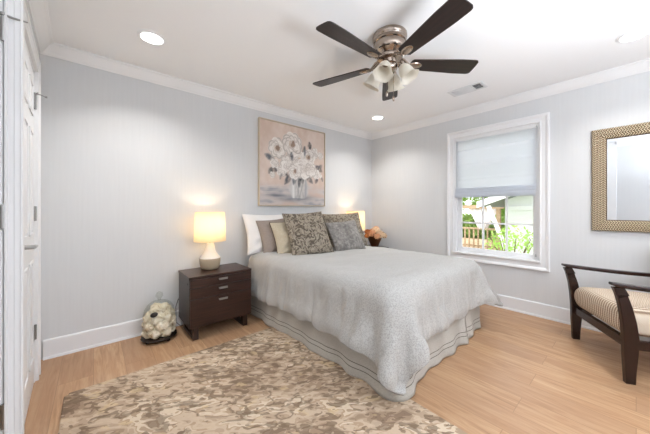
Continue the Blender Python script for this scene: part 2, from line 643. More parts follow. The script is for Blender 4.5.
for i in range(7):      # three louvre banks facing different ways
    for y0, y1, tilt in ((-0.138, -0.07, 1), (0.074, 0.138, -1)):
        y = y0 + (y1 - y0) * (i + 0.5) / 7
        M = Matrix.Translation((0, y, -0.004)) @ Matrix.Rotation(tilt * 0.85, 4, 'X')
        box(bm, -0.06, 0.06, -0.004, 0.004, -0.0006, 0.0006, M=M)
for i in range(8):
    x = -0.055 + 0.11 * i / 7
    M = Matrix.Translation((x, 0.002, -0.004)) @ Matrix.Rotation(0.5, 4, 'Y')
    box(bm, -0.006, 0.006, -0.055, 0.057, -0.0006, 0.0006, M=M)
obj('louvers', bm, m_vent, vt)

# ------------------------------------------------------------------ ceiling fan
fan = thing('ceiling_fan', 'brushed nickel ceiling fan with five dark wood blades and frosted tulip lights', 'ceiling fan', (1.622, 1.165, CEIL))
obj('motor_housing', lathe(bmesh.new(), [(0.118, 0.0), (0.122, -0.006), (0.122, -0.028), (0.116, -0.034), (0.113, -0.042), (0.117, -0.050), (0.117, -0.062),
                                        (0.110, -0.068), (0.113, -0.085), (0.110, -0.112), (0.098, -0.128), (0.080, -0.138), (0.076, -0.150), (0.066, -0.158), (0.0, -0.158)], 48), m_nickel, fan, smooth=True)
m_hole = mat('fan_slot_dark', g('2a1c16'), 0.6)
for i in range(12):    # vent slots around the housing
    M = Matrix.Rotation(2 * PI * i / 12, 4, 'Z') @ Matrix.Translation((0.103, 0, -0.121)) @ Matrix.Rotation(0.9, 4, 'Y')
    obj('vent_hole', lathe(bmesh.new(), [(0.0, 0.004), (0.012, 0.003), (0.014, 0.0)], 12, M=M), m_hole, fan)
obj('flywheel', lathe(bmesh.new(), [(0.0, -0.156), (0.088, -0.158), (0.092, -0.166), (0.088, -0.178), (0.05, -0.182), (0.046, -0.205), (0.054, -0.215), (0.058, -0.235), (0.05, -0.252), (0.028, -0.262), (0.016, -0.272), (0.018, -0.285), (0.010, -0.298), (0.0, -0.30)], 40), m_nickel, fan, smooth=True)
m_blade = mat('dark_walnut_blade', rough=0.38)
t = NT(m_blade)
t.color(t.ramp(t.noise(t.coords((3, 40, 3)), 1.5, 5, 0.4), [(0.3, g('160b08')), (0.6, g('24140f')), (0.85, g('35211a'))]))
BL0, BL1 = 0.165, 0.64
outline = []
nb = 14
for i in range(nb + 1):
    f = i / nb
    x = BL0 + (BL1 - 0.03 - BL0) * f
    outline.append((x, 0.050 + 0.020 * min(1, f * 1.3)))
tip = [(BL1 - 0.012, 0.066), (BL1 - 0.002, 0.052), (BL1, 0.02)]
root_ = [(BL0 - 0.016, 0.02), (BL0 - 0.010, 0.038)]
upper = root_ + outline + tip
pts = upper + [(x, -y) for x, y in reversed(upper)]
first = True
for k in range(5):
    an = math.radians(36.0 + 72 * k - 0.5)
    M = Matrix.Translation((0, 0, -0.205)) @ Matrix.Rotation(math.radians(-11), 4, 'X')
    bm = bmesh.new()
    top = [bm.verts.new(M @ Vector((x, y, 0.003))) for x, y in pts]
    bot = [bm.verts.new(M @ Vector((x, y, -0.003))) for x, y in pts]
    bm.faces.new(top)
    bm.faces.new(bot[::-1])
    for i in range(len(pts)):
        j = (i + 1) % len(pts)
        bm.faces.new((top[i], bot[i], bot[j], top[j]))
    o = obj('fan_blade', bm, m_blade, fan)
    o.rotation_euler = (0, 0, an)
    # blade iron: arm with a leaf-shaped plate under the blade
    bm = bmesh.new()
    tube(bm, [(0.07, 0, -0.168), (0.10, 0, -0.180), (0.13, 0, -0.205), (0.155, 0, -0.213)], [0.010, 0.011, 0.011, 0.012], 10)
    tube(bm, [(0.07, 0.02, -0.168), (0.10, 0.024, -0.183), (0.14, 0.012, -0.211)], [0.006] * 3, 8)
    tube(bm, [(0.07, -0.02, -0.168), (0.10, -0.024, -0.183), (0.14, -0.012, -0.211)], [0.006] * 3, 8)
    Mp = Matrix.Translation((0.185, 0, -0.2125)) @ Matrix.Rotation(math.radians(-11), 4, 'X') @ Matrix.Diagonal((1.5, 0.85, 1, 1))
    lathe(bm, [(0.0, -0.006), (0.024, -0.005), (0.034, -0.001), (0.036, 0.003), (0.0, 0.003)], 24, M=Mp)
    o = obj('blade_bracket', bm, m_nickel, fan, smooth=True)
    o.rotation_euler = (0, 0, an)
m_frost = mat('frosted_glass', g('efe9dc'), 0.45)
t = NT(m_frost)
cl_ = t.ramp(t.noise(t.coords(), 14, 3, 1.0), [(0.35, g('e2dccf')), (0.7, g('f5f0e6'))])
t.color(cl_)
tl = t.n('ShaderNodeBsdfTranslucent', {'Color': (0.95, 0.92, 0.86, 1)})
ms = t.n('ShaderNodeMixShader', {0: 0.45, 1: t.b.outputs[0], 2: tl.outputs[0]})
t.link(ms.outputs[0], t.t.nodes['Material Output'].inputs['Surface'])
for k in range(4):
    an = math.radians(18 + 90 * k)
    M = Matrix.Rotation(an, 4, 'Z') @ Matrix.Translation((0.082, 0, -0.232)) @ Matrix.Rotation(math.radians(-30), 4, 'Y')
    bm = tube(bmesh.new(), [(0.045, 0, -0.225), (0.068, 0, -0.218), (0.082, 0, -0.232)], 0.008, 10)
    lathe(bm, [(0.012, 0.012), (0.024, 0.004), (0.025, -0.02), (0.020, -0.024)], 20, M=M.copy() if False else Matrix.Translation((0.082, 0, -0.232)) @ Matrix.Rotation(math.radians(-30), 4, 'Y'))
    o = obj('light_arm', bm, m_nickel, fan, smooth=True)
    o.rotation_euler = (0, 0, an)
    bm = lathe(bmesh.new(), [(0.021, -0.012), (0.030, -0.022), (0.042, -0.045), (0.049, -0.070), (0.050, -0.090), (0.054, -0.108), (0.066, -0.122), (0.068, -0.124), (0.063, -0.120), (0.051, -0.107), (0.047, -0.090), (0.046, -0.070), (0.039, -0.045), (0.027, -0.022)], 36,
               M=Matrix.Translation((0.082, 0, -0.232)) @ Matrix.Rotation(math.radians(-30), 4, 'Y'),
               wob=lambda a_, z: 1 + (0.06 * math.cos(6 * a_) if z < -0.115 else 0), caps=False)
    o2 = obj('glass_shade', bm, m_frost, fan, smooth=True)
    o2.rotation_euler = (0, 0, an)
for dx, dy, ln, nm in ((0.022, -0.018, 0.15, 0), (-0.012, 0.014, 0.115, 1)):
    bm = tube(bmesh.new(), [(dx, dy, -0.265), (dx, dy, -0.285 - ln)], 0.0016, 6)
    lathe(bm, [(0.0, 0.0), (0.006, -0.004), (0.009, -0.012), (0.009, -0.030), (0.005, -0.040), (0.0, -0.042)], 14, (dx, dy, -0.285 - ln))
    obj('pull_chain', bm, m_nickel, fan, smooth=True)

# ------------------------------------------------------------------ rug
m_rug = mat('marbled_rug', rough=0.95)
t = NT(m_rug)
v0 = t.coords((1.0, 1.0, 1.0), (0, 0, math.radians(36)), loc=(3.1, 1.7, 0))
vA = t.n('ShaderNodeMapping', {'Vector': v0, 'Scale': (2.0, 3.4, 1)}).outputs[0]
vB = t.n('ShaderNodeMapping', {'Vector': v0, 'Scale': (9, 17, 1)}).outputs[0]
big = t.noise(vA, 0.55, 2, 0.5)
mid = t.noise(vA, 2.3, 2, 0.5, 0.5)
cell = t.noise(vB, 1.25, 1, 0.3, 0.5)
f = t.math('ADD', t.math('MULTIPLY', big, 0.72), t.math('MULTIPLY', mid, 0.34))
f = t.math('ADD', f, t.math('MULTIPLY', t.math('SUBTRACT', cell, 0.5), 0.33))
col = t.ramp(f, [(0.0, g('77624f')), (0.40, g('8a7360')), (0.445, g('a28a73')), (0.49, g('b8a088')), (0.53, g('cab49c')), (0.575, g('b49a80')), (0.605, g('dac8b0')), (0.66, g('b09880'))], 'CONSTANT')
vein = t.math('ADD', t.noise(vA, 0.9, 3, 0.8, 0.55), t.math('MULTIPLY', t.math('SUBTRACT', cell, 0.5), 0.16))
vm = t.ramp(vein, [(0.0, (0, 0, 0)), (0.462, (1, 1, 1)), (0.497, (0.45, 0.45, 0.45)), (0.512, (0, 0, 0))], 'CONSTANT')
col = t.mix(t.math('MULTIPLY', t.n('ShaderNodeSeparateColor', {'Color': vm}).outputs[0], 0.7), col, g('75614f'))
yl = t.ramp(t.noise(vA, 3.1, 2), [(0.62, (0, 0, 0)), (0.66, (1, 1, 1))])
col = t.mix(t.math('MULTIPLY', t.n('ShaderNodeSeparateColor', {'Color': yl}).outputs[0], 0.5), col, g('d9bf94'))
dab = t.math('ADD', t.math('MULTIPLY', t.noise(vB, 1.9, 1, 0.4), 0.7), t.math('MULTIPLY', t.noise(vA, 0.8, 2, 0.3), 0.45))
dm = t.ramp(dab, [(0.0, (0, 0, 0)), (0.645, (1, 1, 1))], 'CONSTANT')
col = t.mix(t.math('MULTIPLY', t.n('ShaderNodeSeparateColor', {'Color': dm}).outputs[0], 0.75), col, g('75604c'))
dm2 = t.ramp(dab, [(0.0, (1, 1, 1)), (0.49, (0, 0, 0))], 'CONSTANT')
col = t.mix(t.math('MULTIPLY', t.n('ShaderNodeSeparateColor', {'Color': dm2}).outputs[0], 0.6), col, g('cfb9a0'))
col = t.mix(t.math('MULTIPLY', t.noise(t.coords((1, 1, 1)), 55, 2), 0.2), col, g('947b60'))
t.color(col)
t.bump(t.noise(t.coords(), 260, 2), 0.4, 0.004)
RGX0, RGX1, RGY0, RGY1 = -0.135, 1.425, -0.12, 2.27
bm = B(RGX0, RGX1, RGY0, RGY1, 0.0, 0.014)
bmesh.ops.bevel(bm, geom=[e for e in bm.edges if abs(e.verts[0].co.z - e.verts[1].co.z) > 0.01], offset=0.02, segments=4, affect='EDGES')
rug = obj('area_rug', bm, m_rug, bevel=0.005, seg=3)
tag(rug, 'large rectangular brown, taupe and beige marbled rug on the oak floor beside the bed', 'rug')

# ------------------------------------------------------------------ bed
BA = math.radians(2.0)
bed = thing('bed', 'queen bed with mattress and pale linen skirt with two dark stripes, under the painting', 'bed', (2.035, 2.90, 0), BA)
BW, BLn = 0.735, 1.93      # half width, length
m_white = mat('white_cotton', g('ece9e6'), 0.85)
t = NT(m_white)
t.bump(t.noise(t.coords(), 9, 4, 0.5), 0.5, 0.02)
obj('box_spring', B(-BW + 0.02, BW - 0.02, -BLn + 0.02, -0.01, 0.10, 0.36), m_white, bed, bevel=0.02)
obj('mattress', B(-BW + 0.01, BW - 0.01, -BLn + 0.01, -0.01, 0.36, 0.625), m_white, bed, smooth=True, bevel=0.06, seg=6)
for sx_ in (-1, 1):
    for sy_ in (-0.12, -BLn + 0.12):
        obj('leg', lathe(bmesh.new(), [(0.022, 0), (0.028, 0.10)], 14, (sx_ * (BW - 0.12), sy_, 0)), m_dark, bed)
m_skirt = mat('pale_linen_skirt', g('cfcbc3'), 0.9)
t = NT(m_skirt)
uvn = t.n('ShaderNodeUVMap')
sp = t.n('ShaderNodeSeparateXYZ', {'Vector': uvn.outputs[0]})
z_ = sp.outputs['Y']


def band(c, wd):
    return t.math('LESS_THAN', t.math('ABSOLUTE', t.math('SUBTRACT', z_, c)), wd)


ln_ = t.math('MAXIMUM', band(0.105, 0.0028), band(0.072, 0.0028))
lin = t.ramp(t.noise(t.coords((40, 40, 140)), 2, 3), [(0.3, g('b4b0a8')), (0.7, g('c6c2ba'))])
t.color(t.mix(t.math('MULTIPLY', ln_, 0.8), lin, g('4a4039')))
bm = bmesh.new()
uvl = bm.loops.layers.uv.new('UVMap')
# perimeter path head-left -> foot-left -> foot-right -> head-right
path = []
r_ = 0.05
for i in range(81):
    path.append((-BW, -0.05 - (BLn - 0.05 - r_) * i / 80, -1, 0))
for i in range(1, 8):
    a_ = PI + (PI / 2) * i / 8
    path.append((-BW + r_ + r_ * math.cos(a_), -BLn + r_ + r_ * math.sin(a_), math.cos(a_), math.sin(a_)))
for i in range(65):
    path.append((-BW + r_ + (2 * BW - 2 * r_) * i / 64, -BLn, 0, -1))
for i in range(1, 8):
    a_ = -PI / 2 + (PI / 2) * i / 8
    path.append((BW - r_ + r_ * math.cos(a_), -BLn + r_ + r_ * math.sin(a_), math.cos(a_), math.sin(a_)))
for i in range(81):
    path.append((BW, -BLn + r_ + (BLn - 0.05 - r_) * i / 80, 1, 0))
rows = []
dist = 0
N = 18
prev = None
for (x, y, nx, ny) in path:
    if prev:
        dist += math.hypot(x - prev[0], y - prev[1])
    prev = (x, y)
    nearL = math.exp(-((math.hypot(x + BW, y + BLn)) / 0.16) ** 2)     # flare at the foot-left corner
    nearR = math.exp(-((x - BW + 0.45) / 0.05) ** 2) * (1 if ny < -0.9 else 0)
    row = []
    for j in range(N + 1):
        f_ = j / N
        z = 0.385 - f_ * (0.385 - 0.006)
        amp = 0.013 * f_ ** 1.2
        wv = math.sin(dist * 13 + 1.4 * math.sin(dist * 4.1)) + 0.5 * math.sin(dist * 29 + 1)
        off = 0.004 + amp * (1.3 + wv) + 0.045 * nearL * f_ ** 1.5 + 0.05 * nearR * f_
        wob = 0.006 * noise.noise(Vector((dist * 7, z * 9, 3)))
        row.append((Vector((x + nx * (off + wob), y + ny * (off + wob), z + 0.01 * f_ * nearL)), (dist, z)))
    rows.append(row)
V = [[bm.verts.new(p) for p, _ in row] for row in rows]
for i in range(len(V) - 1):
    if 81 + 7 + 45 == i:
        continue        # split in the skirt near the foot-right corner
    for j in range(N):
        fc = bm.faces.new((V[i][j], V[i][j + 1], V[i + 1][j + 1], V[i + 1][j]))
        for lp, (a_, b_) in zip(fc.loops, ((i, j), (i, j + 1), (i + 1, j + 1), (i + 1, j))):
            lp[uvl].uv = rows[a_][b_][1]
o = obj('bed_skirt', bm, m_skirt, bed, smooth=True)
md = o.modifiers.new('solid', 'SOLIDIFY')
md.thickness = 0.003
md.offset = 0


# ---- duvet: drape a square of cloth over the mattress with a small position-based cloth solver
def drape(width, length, y_head, spacing, steps, box_half, box_len, top, rnd, seed=3, sides=None):
    rng = np.random.RandomState(seed)
    nx = int(round(width / spacing)) + 1
    ny = int(round(length / spacing)) + 1
    X, Y = np.meshgrid(np.linspace(-width / 2, width / 2, nx), np.linspace(y_head, y_head - length, ny), indexing='ij')
    rest = spacing * 1.01
    P = np.stack([X, Y, np.full_like(X, top + 0.05)], -1)
    # smooth random bumps so that slack gathers into folds
    for _ in range(90):
        cx_, cy_ = rng.uniform(-width / 2, width / 2), rng.uniform(y_head - length, y_head)
        s_ = rng.uniform(0.04, 0.13)
        an_ = rng.uniform(-0.5, 0.5)
        dx_ = (X - cx_) * math.cos(an_) + (Y - cy_) * math.sin(an_)
        dy_ = -(X - cx_) * math.sin(an_) + (Y - cy_) * math.cos(an_)
        P[..., 2] += rng.uniform(0.0, 0.03) * np.exp(-(dx_ / (s_ * 2.4)) ** 2 - (dy_ / s_) ** 2)
    V = np.zeros_like(P)
    cons = []
    for (di, dj, st) in ((1, 0, 1.0), (0, 1, 1.0), (1, 1, 0.7), (1, -1, 0.7), (2, 0, 0.25), (0, 2, 0.25), (4, 0, 0.10), (0, 4, 0.10)):
        cons.append((di, dj, rest * math.hypot(di, dj), st))
    cen = np.array([0, -box_len / 2, top / 2 - 1.0])
    hb = np.array([box_half, box_len / 2, top / 2 + 1.0]) - rnd
    pinned = Y > y_head - 0.25
    for step in range(steps):
        V[..., 2] -= 9.8 * 0.012
        V *= 0.97
        Q = P + V * 0.012
        for it in range(26):
            D = np.zeros_like(Q)
            Cn = np.zeros(Q.shape[:2])
            for di, dj, rl, st in cons:
                if dj >= 0:
                    A = Q[:nx - di if di else nx, :ny - dj if dj else ny]
                    Bq = Q[di:, dj:]
                    sa = (slice(0, nx - di), slice(0, ny - dj))
                    sb = (slice(di, nx), slice(dj, ny))
                else:
                    sa = (slice(0, nx - di), slice(-dj, ny))
                    sb = (slice(di, nx), slice(0, ny + dj))
                    A, Bq = Q[sa], Q[sb]
                d_ = Bq - A
                ln = np.sqrt((d_ ** 2).sum(-1)) + 1e-9
                if di + abs(dj) > 2 or (di == 2 or dj == 2):
                    c_ = np.minimum(ln - rl, 0) if False else (ln - rl)
                else:
                    c_ = ln - rl
                cr = (st * 0.5 * c_ / ln)[..., None] * d_
                D[sa] += cr
                D[sb] -= cr
                Cn[sa] += st
                Cn[sb] += st
            Q += D / np.maximum(Cn, 1e-6)[..., None] * 1.5
            # collide with rounded box
            rel = Q - cen
            q = np.abs(rel) - hb
            qm = np.maximum(q, 0)
            dout = np.sqrt((qm ** 2).sum(-1))
            inside = np.minimum(q.max(-1), 0)
            sd = dout + inside - rnd
            hit = sd < 0
            if hit.any():
                nrm = np.where(dout[..., None] > 1e-9, qm / np.maximum(dout, 1e-9)[..., None], 0)
                ax = q.argmax(-1)
                alt = np.eye(3)[ax]
                nrm = np.where(dout[..., None] > 1e-9, nrm, alt) * np.sign(rel)
                Q = np.where(hit[..., None], Q - nrm * sd[..., None], Q)
                # friction on the top
                fr = hit & (Q[..., 2] > top - 0.05)
                Q[..., :2] = np.where(fr[..., None], P[..., :2] * 0.4 + Q[..., :2] * 0.6, Q[..., :2])
            if sides is not None:
                # skirt and furniture to keep off near the floor
                sk = sides
                inx = (np.abs(Q[..., 0]) < sk[0]) & (Q[..., 1] > -box_len - (sk[0] - box_half)) & (Q[..., 1] < 0)
                px_ = sk[0] - np.abs(Q[..., 0])
                py_ = Q[..., 1] + box_len + (sk[0] - box_half)
                low = inx & (Q[..., 2] < 0.34)
                usex = low & (px_ < py_)
                usey = low & ~(px_ < py_)
                Q[..., 0] = np.where(usex, np.sign(Q[..., 0]) * sk[0], Q[..., 0])
                Q[..., 1] = np.where(usey, -box_len - (sk[0] - box_half), Q[..., 1])
            Q[..., 2] = np.maximum(Q[..., 2], 0.035)
        V = (Q - P) / 0.012
        sp_ = np.sqrt((V ** 2).sum(-1))[..., None]
        V *= np.minimum(1, 2.5 / np.maximum(sp_, 1e-6))
        P = Q
    return P


P = drape(2.15, 2.13, -0.12, 0.0295, 190, BW + 0.015, BLn + 0.015, 0.645, 0.075, sides=(BW + 0.035,))
for _ in range(7):
    Pp = P.copy()
    P[1:-1, 1:-1] = 0.5 * Pp[1:-1, 1:-1] + 0.125 * (Pp[:-2, 1:-1] + Pp[2:, 1:-1] + Pp[1:-1, :-2] + Pp[1:-1, 2:])
    for e_ in (0, -1):
        P[e_, 1:-1] = 0.5 * Pp[e_, 1:-1] + 0.25 * (Pp[e_, :-2] + Pp[e_, 2:])
        P[1:-1, e_] = 0.5 * Pp[1:-1, e_] + 0.25 * (Pp[:-2, e_] + Pp[2:, e_])
# soft folds: gathers that run down the hanging sides, shallow creases across the top
nX, nY, _ = P.shape
nrm = np.cross(np.gradient(P, axis=0), np.gradient(P, axis=1))
nrm /= np.linalg.norm(nrm, axis=-1)[..., None]
if nrm[nX // 2, nY // 2, 2] < 0:
    nrm = -nrm
cornR = np.exp(-(((nX - 1 - np.arange(nX))[:, None] * 0.0295 / 0.30) ** 2 + ((nY - 1 - np.arange(nY))[None, :] * 0.0295 / 0.30) ** 2))
for i in range(nX):
    for j in range(nY):
        u, v = i * 0.0295, j * 0.0295
        side = min(1, max(0, (0.63 - P[i, j, 2]) / 0.22))
        onx = abs(P[i, j, 0]) > BW - 0.02
        al = v if onx else u
        q = P[i, j]
        gather = noise.noise(Vector((q[0] * 9, q[1] * 9, q[2] * 1.6))) + 0.85 * noise.noise(Vector((q[0] * 21 + 4, q[1] * 21, q[2] * 3.0)))
        crease = noise.noise(Vector((u * 2.2 + v * 1.6, v * 5.0 - u * 1.4, 9))) + 0.5 * noise.noise(Vector((u * 6 + v * 3, v * 10 - u * 3, 2)))
        hemd = min(i, nX - 1 - i, nY - 1 - j) * 0.0295
        puff = 0.012 * math.exp(-((hemd - 0.05) / 0.05) ** 2) * side * (1 if P[i, j, 2] > 0.12 else 0)
        P[i, j] += nrm[i, j] * (side * (0.010 + 0.027 * gather) + puff + (1 - side) * 0.012 * (crease + 0.6) + 0.004)
        if hemd < 0.12 and P[i, j, 2] > 0.1:
            P[i, j, 2] += 0.020 * noise.noise(Vector((al * 7, 3, 3))) * (1 - hemd / 0.12)
P[..., 0] += cornR * 0.25
P[..., 2] += cornR * 0.10
cornL = np.exp(-((np.arange(nX)[:, None] * 0.0295 / 0.26) ** 2 + ((nY - 1 - np.arange(nY))[None, :] * 0.0295 / 0.26) ** 2))
P[..., 0] += cornL * 0.03
P[..., 1] += cornL * 0.03
P[..., 2] += cornL * 0.035
P[..., 2] = np.maximum(P[..., 2], 0.03)
bm = bmesh.new()
grid_mesh(bm, [[tuple(P[i, j]) for j in range(P.shape[1])] for i in range(P.shape[0])])
m_duvet = mat('pale_grey_linen_duvet', rough=0.9)
t = NT(m_duvet)
sx = t.n('ShaderNodeSeparateXYZ', {'Vector': t.coords()})
dots = t.n('ShaderNodeTexVoronoi', {'Vector': t.coords(), 'Scale': 130.0})
fd = t.math('LESS_THAN', dots.outputs['Distance'], 0.42)
ny_ = t.math('MINIMUM', t.math('MAXIMUM', t.math('MULTIPLY', t.math('SUBTRACT', t.math('MULTIPLY', sx.outputs['Y'], -1), 1.05), 1.6), 0.0), 1.0)
basec = t.ramp(t.noise(t.coords((60, 140, 60)), 1.6, 3), [(0.3, g('b0aeab')), (0.7, g('bebcb8'))])
t.color(t.mix(t.math('MULTIPLY', t.math('MULTIPLY', fd, ny_), 0.42), basec, g('827e79')))
bn = t.math('ADD', t.noise(t.coords((6, 11, 6)), 1.6, 5, 1.2), t.math('MULTIPLY', t.noise(t.coords(), 300, 1), 0.04))
t.bump(bn, 0.35, 0.02)
t.b.inputs['Sheen Weight'].default_value = 0.2
duv = obj('duvet', bm, m_duvet, smooth=True)
duv.location = (2.035, 2.90, 0)
duv.rotation_euler = (0, 0, BA)
md = duv.modifiers.new('sub', 'SUBSURF')
md.levels = md.render_levels = 2
md = duv.modifiers.new('solid', 'SOLIDIFY')
md.thickness = 0.018
md.offset = 0.0
tag(duv, 'pale grey linen duvet with fine dotted foot end, draped over the bed', 'duvet')


# ------------------------------------------------------------------ pillows
def fabric(name, ca, cb, kind='plain', scale=1.0, cc=None):
    m = mat(name, ca, 0.9)
    t = NT(m)
    v = t.coords()
    fine = t.noise(v, 160 * scale, 2)
    if kind == 'plain':
        t.color(t.ramp(fine, [(0.3, ca), (0.7, cb)]))
        t.bump(t.math('ADD', t.noise(v, 7, 4, 1.0), t.math('MULTIPLY', fine, 0.08)), 0.5, 0.02)
    elif kind == 'floral':
        nn = t.n('ShaderNodeTexNoise', {'Vector': v, 'Scale': 9 * scale, 'Detail': 2.0, 'Distortion': 1.0})
        vv = t.n('ShaderNodeVectorMath', {0: v, 1: t.n('ShaderNodeVectorMath', {0: nn.outputs['Color'], 'Scale': 0.14}, operation='SCALE').outputs[0]}, operation='ADD').outputs[0]
        wv = t.n('ShaderNodeTexVoronoi', {'Vector': vv, 'Scale': 9.0 * scale}, feature='DISTANCE_TO_EDGE')
        rings = t.math('SINE', t.math('MULTIPLY', t.n('ShaderNodeTexVoronoi', {'Vector': vv, 'Scale': 7.0 * scale}).outputs['Distance'], 24.0))
        k1 = t.math('ADD', t.math('MULTIPLY', rings, 0.22), t.math('MULTIPLY', wv.outputs['Distance'], 1.6))
        k2 = t.math('ADD', k1, t.math('MULTIPLY', t.noise(v, 60, 3), 0.3))
        t.color(t.ramp(k2, [(0.08, ca), (0.3, cb), (0.55, cc or cb), (0.8, cb)]))
        t.bump(k2, 0.6, 0.006)
    elif kind == 'speckle':
        k1 = t.math('ADD', t.math('MULTIPLY', t.noise(v, 34, 4, 0.6), 0.75), t.math('MULTIPLY', t.noise(v, 5, 2), 0.35))
        t.color(t.ramp(k1, [(0.38, ca), (0.55, cb), (0.7, cc or cb)]))
        t.bump(k1, 0.5, 0.006)
    return m


def pillow(name, label, w, h, th, loc, lean, rz, m, roll=0.0, seed=0, piping=None, plab=None, cat='pillow', chop=0.0, n=34):
    bm = bmesh.new()
    rows = {}
    def pt(u, v_, s):
        cu = 1 - 0.075 * math.cos(v_ * PI / 2) ** 1.0
        cv = 1 - 0.075 * math.cos(u * PI / 2) ** 1.0
        x = w / 2 * u * cu
        z = h / 2 * v_ * cv
        e = max(0.0, (1 - u ** 2) * (1 - v_ ** 2)) ** 0.46
        y = s * th / 2 * e
        nn = noise.noise(Vector((u * 2.2 + seed, v_ * 2.2, s * 2.0 + seed)))
        n2 = noise.noise(Vector((u * 5 + seed, v_ * 5, s + seed * 3)))
        # creases that radiate from corners
        cr = 0.0
        for cu_, cv_ in ((-1, -1), (1, -1), (-1, 1), (1, 1)):
            du_, dv_ = u - cu_, v_ - cv_
            rr = math.hypot(du_, dv_)
            cr += math.sin(math.atan2(dv_, du_) * 11 + seed) * math.exp(-(rr / 0.75) ** 2) * min(1, rr * 3)
        y += s * e * (0.024 * nn + 0.014 * n2) + s * 0.010 * cr * e
        if chop:
            z -= chop * h * math.exp(-(u / 0.35) ** 2) * max(0, v_) ** 2
        # sag: bottom fuller, bottom edge flattened
        y *= 1 + 0.12 * (-v_) * (1 if e > 0 else 0)
        return Vector((x, y, z + h / 2))
    G = {}
    for s in (-1, 1):
        for i in range(n + 1):
            for j in range(n + 1):
                edge = i in (0, n) or j in (0, n)
                if edge and s == 1:
                    G[(s, i, j)] = G[(-1, i, j)]
                    continue
                u = math.sin((i / n - 0.5) * PI)
                v_ = math.sin((j / n - 0.5) * PI)
                G[(s, i, j)] = bm.verts.new(pt(u, v_, s))
    for s in (-1, 1):
        for i in range(n):
            for j in range(n):
                f = [G[(s, i, j)], G[(s, i + 1, j)], G[(s, i + 1, j + 1)], G[(s, i, j + 1)]]
                bm.faces.new(f if s == -1 else f[::-1])
    root = thing(name, label, cat, loc, rz)
    R = Matrix.Rotation(lean, 4, 'X') @ Matrix.Rotation(roll, 4, 'Y')
    ring = [G[(-1, i, 0)].co.copy() for i in range(n + 1)] + [G[(-1, n, j)].co.copy() for j in range(1, n + 1)] + \
           [G[(-1, i, n)].co.copy() for i in range(n - 1, -1, -1)] + [G[(-1, 0, j)].co.copy() for j in range(n - 1, 0, -1)]
    o = obj('cover', bm, m, root, smooth=True)
    o.matrix_local = R
    if piping:
        bm = bmesh.new()
        tube(bm, ring + [ring[0]], 0.0042, 6, caps=False)
        o = obj('piping', bm, piping, root, smooth=True, label=plab)
        o.matrix_local = R
    return root


m_taupe = fabric('taupe_satin', g('8e8076'), g('9d8f85'))
NT(m_taupe).b.inputs['Roughness'].default_value = 0.6
m_cream = fabric('cream_beige_satin', g('b8aa92'), g('cbbfa8'), 'plain')
m_flor = fabric('olive_taupe_floral', g('5d5347'), g('877c6d'), 'floral', 1.25, g('a79c8c'))
m_grey = fabric('grey_velvet', g('6f6b67'), g('8b8681'), 'speckle', 1, g('a29d97'))
m_flor2 = fabric('olive_taupe_floral_back', g('61574a'), g('877c6c'), 'floral', 1.4, g('9f9585'))
m_dpipe = mat('dark_brown_piping', g('4b3b30'), 0.8)
D = math.radians
ZT = 0.655
pillow('pillow', 'white cotton pillow with a flanged edge, leftmost at the head of the bed', 0.70, 0.46, 0.17, (1.60, 2.72, ZT - 0.01), D(-18), D(0), m_white, seed=1)
pillow('pillow', 'white cotton pillow at the back of the bed, mostly hidden behind the floral pillows', 0.66, 0.40, 0.16, (2.36, 2.70, ZT - 0.01), D(-16), D(2), m_white, seed=2)
pillow('pillow', 'plain taupe satin pillow between the white pillow and the cream pillow', 0.44, 0.42, 0.14, (1.60, 2.58, ZT - 0.01), D(-24), D(-8), m_taupe, seed=3, roll=D(-5))
pillow('pillow', 'cream beige pillow with dark piping, left of the big floral pillow', 0.42, 0.40, 0.14, (1.68, 2.44, ZT - 0.01), D(-27), D(-9), m_cream, seed=4, roll=D(-4), piping=m_dpipe, plab='dark brown piping')
pillow('pillow', 'large olive taupe floral pillow standing at the centre of the bed', 0.50, 0.53, 0.17, (1.79, 2.25, ZT - 0.012), D(-30), D(-13), m_flor, seed=5, roll=D(-3))
pillow('pillow', 'olive taupe floral pillow behind the grey pillow, at the right of the bed', 0.54, 0.50, 0.17, (2.45, 2.37, ZT - 0.01), D(-28), D(-22), m_flor2, seed=7, roll=D(-3))
pillow('pillow', 'smaller mottled grey velvet pillow in front of the right floral pillow', 0.44, 0.40, 0.14, (2.28, 2.17, ZT - 0.01), D(-30), D(-12), m_grey, seed=6, roll=D(-4))

# ------------------------------------------------------------------ painting (raster painted in code, stored as colours of a fine canvas grid)
PW, PH = 1.025, 1.045


